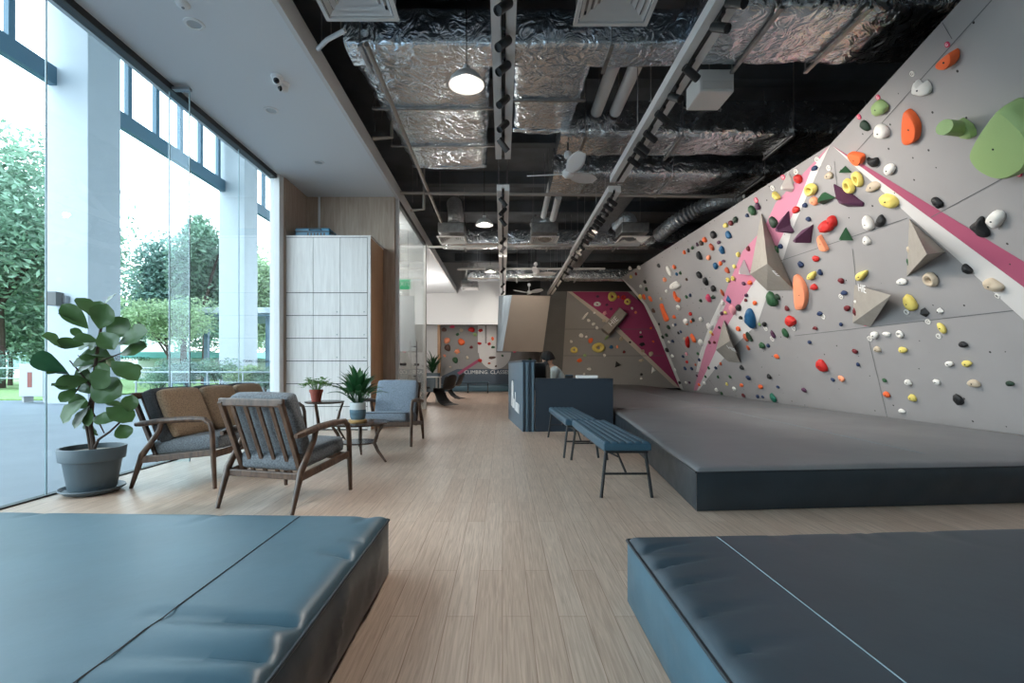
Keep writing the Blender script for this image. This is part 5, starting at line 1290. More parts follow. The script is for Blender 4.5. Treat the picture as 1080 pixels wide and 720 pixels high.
# --- individually labelled blobs and rings:  x, y, w, h, colour, type, label
for r in [
 (927, 114.4, 15, 14, 'palegreen', 'blob', 'round pale green hold near the wall top, left of the upright orange half-moon'),
 (912.2, 132.7, 7, 11, 'darkgreen', 'blob', 'slim dark green hold at the wall top above the pink apex'),
 (929, 139, 13, 14, 'white', 'blob', 'white hold left of the upright orange half-moon'),
 (937.9, 178.8, 12, 10, 'white', 'blob', 'white heart-like hold right of the notched black hold'),
 (920.6, 197, 16, 10, 'tan', 'blob', 'pale sprawling coral-like hold above the large yellow jug'),
 (895, 196.3, 11, 14, 'yellow', 'ring', 'yellow ring jug, lower of the touching pair'),
 (904.3, 188.8, 11, 14, 'yellow', 'ring', 'yellow ring jug, upper of the touching pair'),
 (854.8, 200, 13, 12, 'yellow', 'ring', 'round yellow jug on the upper white band'),
 (858.3, 212.2, 8, 9, 'peach', 'blob', 'peach hold between the yellow jug and the green wedge'),
 (841.3, 188.6, 8, 9, 'red', 'blob', 'round red hold at the upper end of the pink band'),
 (859, 177.4, 7, 5, 'navy', 'blob', 'navy hold at the narrow top of the white band'),
 (873.9, 185.5, 9, 7, 'tan', 'blob', 'cracked tan hold under the apex of the bands'),
 (848.7, 216.5, 5, 5, 'navy', 'blob', 'small navy hold on the white band under the yellow jug'),
 (839.2, 221.4, 8, 7, 'red', 'blob', 'orange red hold on the white band above the purple crescent'),
 (852.5, 231, 5, 5, 'navy', 'blob', 'small navy hold above the purple cone pinch'),
 (815.5, 234.7, 8, 11, 'darkgreen', 'blob', 'dark green hold tucked behind the purple crescent'),
 (817.8, 263.7, 7, 8, 'green', 'blob', 'green hold on the white band below the purple crescent'),
 (823, 259.7, 5, 5, 'navy', 'blob', 'navy hold touching the green one on the white band'),
 (860.3, 272.8, 8, 6, 'red', 'blob', 'red hold below the peach half-moon'),
 (844.4, 279, 6, 6, 'navy', 'blob', 'navy hold above the upright peach half-moon'),
 (864.9, 287.3, 5, 6, 'navy', 'blob', 'small navy hold right of the yellow hold'),
 (858.3, 302.8, 7, 7, 'red', 'blob', 'red hold right of the upright peach half-moon'),
 (886.9, 296, 6, 6, 'maroon', 'blob', 'maroon hold left of the yellow drop hold'),
 (890, 308.8, 7, 5, 'navy', 'blob', 'navy hold left of the lettered volume pointing right'),
 (915, 235.6, 12, 14, 'white', 'blob', 'white rosette hold left of the black drop hold'),
 (913.8, 254, 9, 8, 'white', 'blob', 'white dimpled hold under the rosette hold'),
 (951, 297, 11, 7, 'white', 'blob', 'white oval hold at the lower tip of the large pyramid volume'),
 (981.3, 294.7, 14, 16, 'tan', 'ring', 'tan ring jug below the large pyramid volume'),
 (958.9, 263, 5, 7, 'tan', 'blob', 'tan hold on the left face of the large pyramid volume'),
 (968.6, 267, 7, 8, 'maroon', 'blob', 'maroon hold on the left face of the large pyramid volume'),
 (958.7, 277, 4, 9, 'green', 'blob', 'green hold on the left face of the large pyramid volume'),
 (959.3, 319.6, 14, 16, 'yellow', 'blob', 'round yellow hold right of the lettered volume tip'),
 (974, 330, 11, 10, 'black', 'gem', 'angular black hold right of the round yellow hold'),
 (990.7, 328.2, 9, 7, 'white', 'gem', 'white pointed hold right of the angular black hold'),
 (993.3, 346, 8, 11, 'yellow', 'blob', 'upright yellow hold below the white pointed hold'),
 (1015.6, 363.3, 9, 7, 'black', 'blob', 'black hold on its own at the lower right of the face'),
 (1001, 383.8, 9, 6, 'white', 'blob', 'white hold left of a yellow one, low at the right'),
 (1019.3, 383.3, 11, 7, 'yellow', 'blob', 'yellow hold right of a white one, low at the right'),
 (922, 353.3, 8, 8, 'white', 'blob', 'white drop hold, first of three under the lettered volume'),
 (935, 352.2, 9, 5, 'white', 'blob', 'flat white hold, second of three under the lettered volume'),
 (949, 352.2, 7, 8, 'white', 'ring', 'round white hold with a hole, third of three under the lettered volume'),
 (925, 368.4, 7, 7, 'tan', 'blob', 'tan knobbly hold below the white drop hold'),
 (951.8, 369, 9, 7, 'yellow', 'blob', 'yellow hold below the round white holed hold'),
 (901.6, 370.4, 6, 5, 'maroon', 'blob', 'maroon hold left of the tan knobbly hold'),
 (893.3, 325, 7, 6, 'maroon', 'blob', 'maroon hold left of the lettered volume, upper of two'),
 (903, 329.3, 7, 9, 'maroon', 'blob', 'dark maroon hold on the lettered volume, lower of two'),
 (914, 321.8, 6, 8, 'black', 'blob', 'black hold on the face of the lettered volume'),
 (903.8, 318, 6, 5, 'white', 'blob', 'white hold on the face of the lettered volume'),
 (864.4, 330.7, 6, 5, 'navy', 'blob', 'navy hold right of the red ball hold'),
 (887, 342, 4, 4, 'navy', 'blob', 'small navy hold under the lettered volume'),
 (859.6, 346, 5, 4, 'maroon', 'blob', 'small maroon hold below the red ball hold'),
 (853.8, 360.8, 4, 4, 'navy', 'blob', 'small navy hold above the large low red hold'),
 (866, 386, 12, 12, 'red', 'blob', 'large red hold low on the grey face'),
 (887.3, 399.3, 7, 6, 'peach', 'blob', 'peach hold below the large low red hold'),
 (878.4, 400.3, 4, 4, 'navy', 'blob', 'small navy hold left of the low peach hold'),
 (905, 384.4, 4, 4, 'navy', 'blob', 'small navy hold right of the large low red hold'),
 (847.8, 411.2, 5, 5, 'purple', 'blob', 'purple hold low beneath the large red hold'),
 (933, 401, 5, 4, 'green', 'blob', 'small green hold low, right of the panel joint'),
 (935, 416, 8, 6, 'orange', 'blob', 'orange hold close to the mat at the panel joint'),
 (957.8, 403.3, 7, 7, 'white', 'blob', 'white lumpy hold above the low yellow slanting hold'),
 (962, 419.6, 10, 7, 'yellow', 'blob', 'yellow slanting hold close to the mat'),
 (951, 433.3, 7, 5, 'white', 'blob', 'white hold nearest to the mat'),
 (988, 402.7, 7, 6, 'white', 'blob', 'white hold left of the low tan hold'),
 (1026.7, 404.4, 13, 9, 'tan', 'blob', 'tan bone-like hold low at the right'),
 (1065, 404.4, 9, 6, 'darkgreen', 'blob', 'dark green hold farthest right, low on the face'),
 (1010.4, 421.6, 10, 13, 'black', 'blob', 'big black hold close to the mat at the right'),
 (833, 339, 11, 12, 'red', 'blob', 'red ball hold below the upright peach half-moon'),
 (829.8, 325.3, 5, 5, 'maroon', 'blob', 'dark maroon hold left of the peach half-moon foot'),
 (828, 351.3, 6, 9, 'green', 'blob', 'green barrel hold under the red ball hold'),
 (815.2, 352.8, 4, 8, 'purple', 'blob', 'slim purple hold left of the green barrel hold'),
 (806, 342, 5, 5, 'black', 'blob', 'black hold right of the big lumpy blue hold'),
 (801, 342, 3, 3, 'palegreen', 'blob', 'tiny pale green hold between the blue lump and a black hold'),
 (813.5, 316, 11, 14, 'green', 'blob', 'green broccoli-like hold under the spiked volume'),
 (819.5, 313, 5, 7, 'darkgreen', 'blob', 'dark green nub right of the broccoli-like hold'),
 (803.5, 364.4, 6, 7, 'green', 'blob', 'green hold right of the dark green leaf-like hold'),
 (810, 364.4, 4, 4, 'navy', 'blob', 'navy hold touching the green hold near the leaf-like one'),
 (819, 375.8, 5, 5, 'orange', 'blob', 'orange hold in the open grey area low left'),
 (786.4, 356, 4, 8, 'rust', 'blob', 'rust hold beside the dark green leaf-like hold'),
 (789, 366.7, 3, 5, 'rust', 'blob', 'small rust hold below the dark green leaf-like hold'),
 (815.3, 419.8, 6, 9, 'teal', 'blob', 'teal green upright hold touching down near the mat'),
 (811, 397.2, 4, 6, 'black', 'blob', 'black upright hold above the teal one'),
 (802, 407.8, 5, 5, 'orange', 'blob', 'orange hold left of the teal upright hold'),
 (820.5, 408, 4, 3, 'navy', 'blob', 'navy hold directly above the teal upright hold'),
 (789, 398.3, 5, 5, 'navy', 'blob', 'navy hold low, left of the black upright hold'),
 (782, 387.5, 4, 5, 'black', 'blob', 'black hold below the small lettered volume'),
 (778.5, 324.4, 6, 7, 'black', 'blob', 'round black hold left of the big lumpy blue hold'),
 (781, 335, 4, 4, 'black', 'blob', 'small black hold under the round black one'),
 (772.3, 326.6, 6, 11, 'pink', 'blob', 'pale pink lump on the pink band'),
 (768, 316.4, 5, 9, 'blue', 'gem', 'blue pointed hold at the left edge of the pink band'),
 (784.3, 299, 4, 4, 'purple', 'blob', 'purple hold left of an orange one on the pink band'),
 (790.7, 298, 5, 5, 'orange', 'blob', 'orange hold at the lower left of the spiked volume'),
 (787, 311.3, 4, 4, 'purple', 'blob', 'dark purple hold at the right edge of the pink band'),
 (786.6, 316.6, 3, 4, 'maroon', 'blob', 'maroon hold under the dark purple one on the band edge'),
 (796, 319.5, 4, 5, 'orange', 'blob', 'orange hold on the white band above the blue lump'),
 (778.6, 346.6, 5, 5, 'orange', 'ring', 'orange ring on the white band below the blue lump'),
 (747, 314.5, 5, 8, 'hotpink', 'blob', 'rosy red hold beside a green one, left of the pink band'),
 (752, 313.5, 5, 4, 'darkgreen', 'blob', 'dark green hold right of the rosy red one'),
 (737.2, 290, 5, 7, 'black', 'blob', 'black oval, first of three in a falling row'),
 (743.8, 296.7, 5, 8, 'black', 'blob', 'black oval, second of three in a falling row'),
 (752, 304.3, 5, 7, 'black', 'blob', 'black oval, third of three in a falling row'),
 (793, 222, 7, 10, 'green', 'blob', 'dark green oval at the wall top left of the spiked volume'),
 (799, 217.8, 5, 7, 'purple', 'blob', 'purple hold touching the dark green oval at the wall top'),
 (787.8, 227.2, 3.5, 4, 'navy', 'blob', 'small navy hold left of the dark green oval'),
 (775.3, 231.7, 5, 6, 'darkgreen', 'blob', 'dark green hold right of a maroon one by the wall top'),
 (770.5, 235.2, 5, 5, 'maroon', 'blob', 'maroon hold between a green and a yellow one by the wall top'),
 (765, 237.8, 5, 5, 'yellow', 'blob', 'pale yellow hold left of the maroon one by the wall top'),
 (752, 247.8, 5.5, 8.5, 'black', 'blob', 'dark oval by the wall top, level with the blue oval'),
 (768, 247.8, 5, 9, 'blue', 'blob', 'bright blue oval by the wall top'),
 (761, 263.7, 5, 8, 'blue', 'blob', 'bright blue oval, second from the wall top'),
 (754.4, 280.3, 4.5, 7, 'blue', 'blob', 'bright blue oval, third from the wall top'),
 (737.2, 269.8, 5, 8, 'black', 'blob', 'dark oval below the orange and brown pair by the wall top'),
 (743, 252.8, 4.5, 6, 'orange', 'blob', 'orange hold by the wall top, left of the dark oval'),
 (739.4, 256.3, 4.5, 5, 'brown', 'blob', 'brown hold touching the orange one by the wall top'),
 (750.5, 260.5, 4, 7, 'rust', 'blob', 'slanting rust hold below the dark oval'),
 (758, 255.5, 4, 4, 'purple', 'blob', 'purple hold between the two upper blue ovals'),
 (747.2, 271.7, 5, 5, 'peach', 'blob', 'peach ball below the slanting rust hold'),
 (766.7, 285, 4, 7, 'rust', 'blob', 'upright rust hold right of the third blue oval'),
 (763, 275.2, 4, 3, 'purple', 'blob', 'purple hold above the upright rust hold'),
 (759.8, 277.8, 3, 5, 'orange', 'blob', 'orange hold between the purple hold and the third blue oval'),
 (789, 262.2, 4, 5, 'maroon', 'blob', 'maroon hold on the pink band beside the spiked volume'),
 (778.3, 268.3, 4, 5, 'yellow', 'blob', 'yellow hold at the pink band edge above the white spike'),
 (767.8, 295, 4.5, 4.5, 'yellow', 'ring', 'yellow ring, left of a pair under the white spike'),
 (773, 293.6, 4.5, 4.5, 'yellow', 'ring', 'yellow ring, right of a pair under the white spike'),
 (761.8, 308.7, 3, 7, 'rust', 'blob', 'slim rust hold left of the blue pointed hold'),
 (688.9, 327.6, 3.5, 5, 'brown', 'blob', 'brown hold left of the long orange bar'),
 (715.3, 324.2, 4.5, 5, 'white', 'ring', 'white ring under the orange boot-shaped hold'),
 (731, 356.7, 4, 9, 'orange', 'blob', 'orange hold right of the tall red crescent'),
 (738.9, 361, 5, 7, 'white', 'blob', 'white lump right of the tall red crescent'),
 (723, 338.8, 5, 6, 'white', 'blob', 'white lump above the tall red crescent'),
 (761.4, 354.4, 3, 5, 'rust', 'blob', 'rust hold on the side of the small lettered volume'),
 (703.3, 369, 4, 5, 'black', 'blob', 'black hold on the white edge strip, lower part'),
 (680, 297.2, 3.5, 4, 'black', 'blob', 'black hold near the far top corner of the overhang'),
 (681.6, 305, 3.5, 4, 'darkgreen', 'blob', 'dark hold below the one at the far top corner'),
 (679, 313, 3, 6, 'orange', 'blob', 'orange hold on the far edge strip, left of a pair'),
 (685.8, 315, 3, 6, 'orange', 'blob', 'orange hold on the far edge strip, right of a pair'),
 (675, 313, 4, 5, 'yellow', 'blob', 'yellow hold on the far edge beside the orange pair'),
]:
    hold(*r)
# --- tiny ones the photograph cannot tell apart
for x, y, s, c in [(664.4, 283, 3.5, 'white'), (673.8, 282, 3.5, 'white'), (675.8, 302, 3, 'white'), (703, 307, 3, 'white'), (694.5, 280, 3.5, 'black')]: hold(x, y, s, s * 1.2, c, zone=Z1)
for x, y, s, c in [(670.7, 288.7, 2.6, 'maroon'), (665.4, 291.9, 3, 'yellow'), (697, 315, 2.8, 'tan'), (711, 281.5, 3.5, 'orange'), (701, 295, 4, 'peach'), (713.6, 289, 2.8, 'blue'), (717.4, 287.8, 2.8, 'green'), (724, 294.6, 2.6, 'brown'),
                   (735.3, 257.8, 3, 'purple'), (730.2, 261.3, 3, 'green'), (725.8, 264, 3, 'black'), (721.7, 266, 3.4, 'orange'), (774.4, 281, 3.4, 'yellow')]: hold(x, y, s, s * 1.2, c, zone=Z1)
for x, y, s, c in [(723.9, 313, 3, 'green'), (727.8, 311.3, 3, 'navy'), (728, 331, 3.6, 'red'), (710.8, 334.2, 3.6, 'orange'), (728.8, 339, 2.4, 'orange'), (705, 345, 3.8, 'darkgreen'), (710, 343, 2.4, 'white'), (712.2, 342.2, 2.6, 'navy'), (695, 341.7, 2.4, 'black'),
                   (724, 341, 3.2, 'peach'), (738.8, 317, 3, 'darkgreen'), (730.9, 337.3, 3.4, 'black'), (739, 336.4, 4, 'white'), (715.5, 351, 2.6, 'black'), (718, 349.7, 2.6, 'navy'), (702.8, 353.3, 3.4, 'darkgreen'), (698.9, 355.3, 3, 'darkgreen'), (709.4, 359.8, 3.2, 'navy'), (705.5, 360.5, 2.6, 'white'), (721.7, 357, 2.8, 'tan')]: hold(x, y, s, s * 1.15, c, zone=Z2)
for x, y, s, c in [(709, 375.3, 3.2, 'white'), (720.3, 375.8, 3, 'navy'), (724, 373.3, 3, 'pink'), (724.4, 381.6, 3, 'red'), (736, 372.8, 2.8, 'green'), (737.4, 379.4, 3, 'navy'), (733.5, 384.6, 2.2, 'rust'), (722.5, 388.5, 3.2, 'navy'), (729.4, 388.5, 3.2, 'navy'),
                   (716.7, 403.3, 3, 'black'), (723.5, 403.3, 2.6, 'white'), (727.2, 403.3, 2.6, 'purple'), (735, 396, 2.2, 'purple'), (712, 390, 2.6, 'white')]: hold(x, y, s, s * 1.15, c, zone=Z3)
for x, y, s, c in [(758.7, 345.3, 2.8, 'black'), (749.7, 350.5, 3, 'yellow'), (751.5, 352.5, 2.6, 'rust'), (748.3, 361, 3, 'brown'), (753.3, 361, 3, 'maroon'), (760, 383.5, 3, 'rust'), (754.8, 387.8, 3, 'navy'), (747.5, 388, 2.8, 'green'), (744, 397, 2.4, 'green'), (761, 330.4, 3.4, 'purple'), (765, 329.6, 3, 'yellow'), (762.3, 319.4, 3.6, 'white')]: hold(x, y, s, s * 1.15, c, zone=Z4)
for x, y, s, c in [(757.2, 397.4, 2.6, 'green'), (770, 397.4, 2.8, 'green'), (737.2, 405.5, 2.8, 'orange'), (742.8, 404, 2.8, 'white'), (766.5, 405, 2.8, 'yellow'), (755.5, 411, 3.6, 'white'), (761, 414.7, 2.8, 'green'), (782, 406.3, 3.8, 'orange'), (774.4, 410, 3.8, 'white'), (784, 417, 3.6, 'maroon'), (799, 418, 3.4, 'navy'), (804.4, 418.5, 2.6, 'navy')]: hold(x, y, s, s * 1.15, c, zone=Z5)

# ---- small round route tags with a letter
k = 0
for x, y, c, ch, lab in [(999, 47, 'hotpink', 'G', 'small pink route tag above the top orange half-moon'), (962.2, 77.8, 'white', 'G', 'small white route tag above the white claw-shaped hold'), (926, 102.7, 'hotpink', 'G', 'small pink route tag above the round pale green hold'),
     (906, 123.3, 'hotpink', 'G', 'small pink route tag above the slim dark green hold'), (1075, 183.8, 'hotpink', 'G', 'small pink route tag under the huge pale green block'), (874, 177, 'white', 'G', 'small white route tag above the cracked tan hold'),
     (861.7, 168.3, 'white', 'G', 'small white route tag at the narrow top of the white band'), (839.2, 181, 'white', 'G', 'small white route tag above the round red hold'), (814.7, 198.3, 'white', 'G', 'small white route tag above the slanting yellow hold'),
     (825.8, 186.7, 'hotpink', 'G', 'small pink route tag left of the white teardrop block'), (797.4, 211, 'hotpink', 'G', 'small pink route tag above the purple hold at the wall top'), (967.6, 274, 'hotpink', 'G', 'small pink route tag on the large pyramid volume'),
     (956, 329, 'white', 'R', 'small white route tag under the round yellow hold'), (978.7, 339, 'white', 'G', 'small white route tag under the angular black hold'), (990, 354.4, 'white', 'K', 'small white route tag under the upright yellow hold'),
     (917.3, 357, 'white', 'G', 'small white route tag touching the white drop hold'), (868.2, 333.8, 'white', 'G', 'small white route tag beside the navy hold right of the red ball'), (887, 312.7, 'white', 'G', 'small white route tag under the navy hold by the lettered volume'),
     (1052, 312, 'white', 'R', 'small white route tag under the knobbly tan bar'), (837, 346, 'white', 'G', 'small white route tag under the red ball hold'), (814.4, 357.2, 'white', 'G', 'small white route tag under the slim purple hold'),
     (807.6, 346.3, 'white', 'G', 'small white route tag under the black hold by the blue lump'), (912, 341, 'hotpink', 'G', 'small pink route tag under the lettered volume pointing right')]:
    pl = plane_for(x, y); p = pl.hit(x, y, 0.004); Rm = Matrix((pl.u, pl.v, pl.n)).transposed()
    r = 3.0 * p.y / F_PX
    t = thing('route_tag', lab, 'route tag', p, 0, 'round route tags on the overhang')
    MB().lathe([(r, -0.003), (r, 0.003), (r * 0.9, 0.005), (0, 0.005)], (0, 0, 0), 20, Rm).build('disc', M['h_' + c], t)
    text_mesh('letter', ch, r * 1.5, frame(p + pl.n * 0.006, pl.u, pl.v, pl.n), M['decal'] if c == 'white' else M['white_mark'], t, 0.0008)

# ---- far right wall holds
for r in [
 (645.9, 312.6, 9.5, 9.5, 'yellow', 'ring', 'big yellow ring on the magenta triangle, left of two'), (662, 318, 7, 7, 'yellow', 'ring', 'yellow ring on the magenta triangle, right of two'),
 (657.7, 313.5, 5, 5, 'red', 'ring', 'red ring between the two yellow rings'), (652, 313, 3, 3.5, 'orange', 'blob', 'orange nub right of the big yellow ring'),
 (630, 320.5, 7, 5.5, 'white', 'ring', 'white hook hold on the magenta triangle'), (638, 330, 5, 5, 'pink', 'gem', 'pale pink angular hold beside the beige strip'),
 (630.3, 312.5, 3.6, 2.6, 'purple', 'blob', 'dark purple hold at the top of the magenta triangle'), (640, 321.4, 3.4, 3, 'purple', 'gem', 'dark purple hold below the big yellow ring'),
 (644.5, 325.7, 3.6, 3, 'purple', 'gem', 'dark purple hold touching the upper end of the beam volume'),
 (620.8, 337.8, 4, 3, 'white', 'blob', 'white hold, first of three falling below the pale bar'), (625.8, 341.5, 3.6, 3.4, 'white', 'blob', 'white hold, second of three falling below the pale bar'), (629.7, 345.5, 3.4, 3.4, 'white', 'blob', 'white hold, third of three falling below the pale bar'),
 (627, 329.7, 2.6, 2.6, 'white', 'blob', 'tiny white hold right of the pale bar'), (636.9, 338, 3.6, 3.2, 'tan', 'blob', 'tan hold at the lower end of the beam volume'),
 (605.6, 369, 7, 7, 'yellow', 'ring', 'small yellow ring on the grey part of the far wall'), (631.4, 366.5, 12.5, 11.5, 'yellow', 'ring', 'big yellow doughnut on the grey part of the far wall'),
 (623, 359, 5, 6, 'orange', 'blob', 'orange hold left of the big yellow doughnut'), (611.3, 380, 6, 5, 'orange', 'gem', 'orange hold below the small yellow ring'),
 (613, 353.7, 4.5, 5, 'white', 'blob', 'white cluster hold above the small yellow ring'), (618.3, 355, 3, 2.4, 'white', 'blob', 'white hold right of the white cluster hold'), (602.5, 360, 3.4, 3, 'white', 'blob', 'white hold near the left edge of the far wall'),
 (621.3, 389, 4.4, 3.4, 'white', 'blob', 'white hold low on the far wall'), (637.5, 374.6, 3.2, 3.2, 'white', 'blob', 'white hold under the big yellow doughnut'), (616.8, 374.6, 3.4, 3.4, 'palegreen', 'blob', 'pale green hold right of the small yellow ring'),
 (616, 394.3, 2.6, 2.6, 'white', 'blob', 'white hold lowest on the far wall'), (644.6, 365.8, 4.4, 3.6, 'blue', 'blob', 'blue hold right of the big yellow doughnut'), (651, 365.7, 2.6, 3.4, 'peach', 'blob', 'peach hold right of the blue hold on the far wall'),
 (652, 384, 6.5, 7, 'black', 'tri', 'black triangular hold low on the far wall'), (655.4, 357, 5, 5.5, 'tan', 'gem', 'pale block on the beige strip, upper one'), (666.7, 325, 2.8, 3, 'white', 'blob', 'white hold right of the beam volume'),
 (670.5, 329.3, 3.4, 3.4, 'peach', 'gem', 'peach hold right of the beam volume'), (676.3, 355, 5, 3.4, 'black', 'gem', 'black hold on the magenta part, upper of two'), (677.4, 363, 7, 4.6, 'black', 'gem', 'black hold on the magenta part, lower of two'),
 (686.6, 345.8, 2.6, 2.6, 'orange', 'blob', 'orange hold on the magenta part near its right edge'), (677.9, 370, 5, 3.6, 'tan', 'gem', 'pale block on the beige strip, lower one'), (676.3, 380, 6, 3.6, 'tan', 'gem', 'pale bar on the grey part under the beige strip'),
 (686.6, 373, 4.6, 5.4, 'tan', 'blob', 'tan hook hold at the right end of the beige strip'), (689.6, 390, 5, 8, 'white', 'tri', 'pale triangular block low beside the beige strip'), (689, 360, 2.6, 2.6, 'orange', 'blob', 'orange hold low on the magenta part'),
 (675.6, 350.4, 2.4, 2.4, 'white', 'blob', 'tiny white hold on the magenta part'), (664.4, 360.8, 2.4, 2.4, 'black', 'blob', 'tiny black hold on the beige strip'), (658.3, 371, 2.8, 3.4, 'maroon', 'blob', 'maroon hold on the grey part under the beige strip'),
 (676.3, 399, 2.6, 2.8, 'white', 'blob', 'white hold close to the mat on the far wall'), (676.6, 394.7, 2.8, 2.8, 'black', 'blob', 'black hold close to the mat on the far wall'),
]:
    hold(*r, pl=PF)
O('white', 'slab', 'pale slanting bar on the grey corner of the far wall', [(613.4, 336), (619.5, 328.6), (621, 330), (615, 337.6)], 0.15, PF)
O('palegreen', 'slab', 'pale green slanting bar above the big yellow doughnut', [(637.4, 357.6), (641, 352.8), (642.4, 354), (639, 358.6)], 0.15, PF)
# ---- back boulder wall holds
for r in [
 (471.3, 359, 6, 7, 'peach', 'blob', 'peach hold at the left edge of the back boulder wall'), (472, 366.6, 6, 8, 'brown', 'blob', 'dark brown hold under the peach one at the left edge'),
 (486.6, 360.5, 7.5, 7, 'orange', 'blob', 'round orange red hold in the middle of the back boulder wall'), (482, 370.5, 6.5, 6, 'peach', 'gem', 'peach angular hold under the round orange red one'),
 (480, 379.6, 5.5, 7, 'green', 'blob', 'green hanging hold under the peach angular one'), (497.3, 347.5, 6.5, 5.5, 'red', 'blob', 'red hold at the top, left of the white painted block'),
 (506.8, 348.3, 5.5, 4, 'red', 'gem', 'red hold at the top of the white painted block'), (505.7, 362, 4.5, 3, 'red', 'blob', 'red hold on the lower white painted block'),
 (477, 344.5, 6, 3, 'hotpink', 'blob', 'rosy hold on the top edge of the back wall'), (468.3, 347.5, 5, 5, 'brown', 'blob', 'brown hold in the top left corner of the back wall'),
 (486.6, 348, 4, 4, 'tan', 'blob', 'tan hold near the top of the back wall'), (482.4, 352.4, 4, 3.4, 'green', 'gem', 'green hold above the round orange red hold'),
 (497, 366, 4, 3, 'maroon', 'blob', 'maroon hold left of the white painted block'), (516, 362.5, 4, 4, 'red', 'gem', 'red hold right on the white painted block'),
 (520, 366, 4, 3, 'green', 'blob', 'green hold right on the white painted block'), (519.6, 357, 3, 4, 'orange', 'blob', 'orange hold beside the hanging slab'), (492.8, 377, 3, 3.4, 'tan', 'blob', 'tan hold above the rosy stripe'),
 (506.3, 380, 4.4, 4, 'red', 'blob', 'red hold at the upper end of the rosy stripe'), (519, 377, 7, 3.4, 'brown', 'blob', 'brown bar hold on the white half disc'), (516, 383, 3, 2.4, 'rust', 'blob', 'rust hold on the white half disc, left'),
 (523, 386, 2.6, 2.2, 'brown', 'blob', 'brown hold low on the white half disc'), (530, 375, 2.4, 2.6, 'green', 'blob', 'green hold on the white half disc, right'), (501, 352.5, 4, 4, 'palegreen', 'blob', 'pale green hold beside the white painted block'),
 (573.5, 364, 5, 5, 'red', 'gem', 'red hold on the wall between the slab and the dark panel'), (543, 370, 4, 4, 'hotpink', 'blob', 'rosy hold under the hanging slab'),
 (469, 375, 3, 3, 'peach', 'blob', 'peach hold low at the left edge of the back wall'), (475, 387, 3, 2, 'tan', 'blob', 'tan hold low left on the back wall'), (559, 379, 4, 2.4, 'green', 'blob', 'green hold seen just over the desk tower'),
]:
    hold(*r, pl=PB)
# ================================================================== CEILING SERVICES
# deck ribs
db = MB()
for y in range(-3, 23, 2): db.bx(SLABX + 0.1, 8.2, y, y + 0.22, DECKZ - 0.28, DECKZ)
struct('ceiling_beams', db, M['deck'])
# ---- suspended lighting channels with a black track in the middle
def channel(lab, cx, y0, y1, z=3.80, w=0.20, skew=0.0):
    t = thing('lighting_channel', lab, 'ceiling channel', (cx, (y0 + y1) / 2, z))
    MB().bx(cx - w / 2, cx - 0.022, y0, y1, z, z + 0.10).bx(cx + 0.022, cx + w / 2, y0, y1, z, z + 0.10).bx(cx - 0.022, cx + 0.022, y0, y1, z + 0.05, z + 0.10).build('channel', M['beamgrey'], t, world=True)
    MB().bx(cx - 0.018, cx + 0.018, y0 + 0.05, y1 - 0.05, z - 0.004, z + 0.05).build('track', M['black'], t, world=True)
    n = max(2, int((y1 - y0) / 2.0))
    for i in range(n):
        y = y0 + (y1 - y0) * (i + 0.5) / n
        for q in (-w * .4, w * .4): MB().tube([(cx + q, y, z + 0.1), (cx + q, y, DECKZ - 0.01)], 0.006, 6).build('hanger', M['galv'], t, world=True)
    return t
channel('pale ceiling lighting channel in the middle, nearest section', 0.008, 1.6, 6.4)
channel('pale ceiling lighting channel in the middle, second section', 0.008, 7.55, 11.8)
channel('pale ceiling lighting channel in the middle, farthest section', 0.008, 12.05, 18.4)
channel('pale ceiling lighting channel nearer the climbing wall, nearest section', 1.70, 1.6, 7.2)
channel('pale ceiling lighting channel nearer the climbing wall, second section', 1.76, 7.6, 11.9)
channel('pale ceiling lighting channel nearer the climbing wall, farthest section', 1.80, 12.15, 18.4)

def make_spot(lit, lab, group, loc, aim):
    t = thing('track_spotlight', lab, 'spotlight', loc, 0, group)
    MB().bx(-0.017, 0.017, -0.06, 0.06, -0.03, 0.0).build('adapter', M['black'], t, bevel=0.004)
    MB().tube([(0, 0, -0.03), (0, 0, -0.075)], 0.008, 8).build('stem', M['black'], t)
    d = V(aim).normalized(); z = d; x = z.cross(V((0, 1, 0.2))).normalized(); y = z.cross(x)
    R = Matrix((x, y, z)).transposed(); c = V((0, 0, -0.10))
    MB().lathe([(0.0, -0.085), (0.034, -0.085), (0.036, -0.08), (0.036, 0.085), (0.031, 0.085), (0.030, 0.07)], c, 20, R).build('head', M['black'], t, smooth=True)
    MB().lathe([(0.0, 0.068), (0.030, 0.068)], c, 18, R).build('lens', M['lens_on'] if lit else M['lens_off'], t)
    return t
LIGHTS = []
SPOT_G = 'black track spotlights under the ceiling channels'
protos = {}
def place_spot(x, y, cx, lit, where, aim, z=3.80):
    Y = (z - 0.10 - CAM_H) * F_PX / (VY - y)
    key = (lit, where)
    lab = '%s black track spotlight under %s' % ('lit' if lit else 'unlit looking', where)
    if key not in protos: protos[key] = make_spot(lit, lab, SPOT_G + (', lit, ' if lit else ', ') + where, (cx, Y, z), aim)
    else: dup(protos[key], (cx, Y, z))
    return V((cx, Y, z - 0.1)), V(aim).normalized()
MID, SIDE = 'the middle ceiling channel', 'the channel nearer the climbing wall'
for y, lit in ((7, 1), (46, 1), (72, 1), (107, 1), (133, 1), (153, 0), (213, 0), (223, 1), (234, 0), (254, 1), (263, 1), (285, 1), (301, 1), (309, 1)):
    p, a = place_spot(529, y, 0.008, lit, MID, (-0.55, -0.5, -0.75) if lit else (0.6, 0.25, -0.7))
    LIGHTS.append((p, a, 'mid', lit))
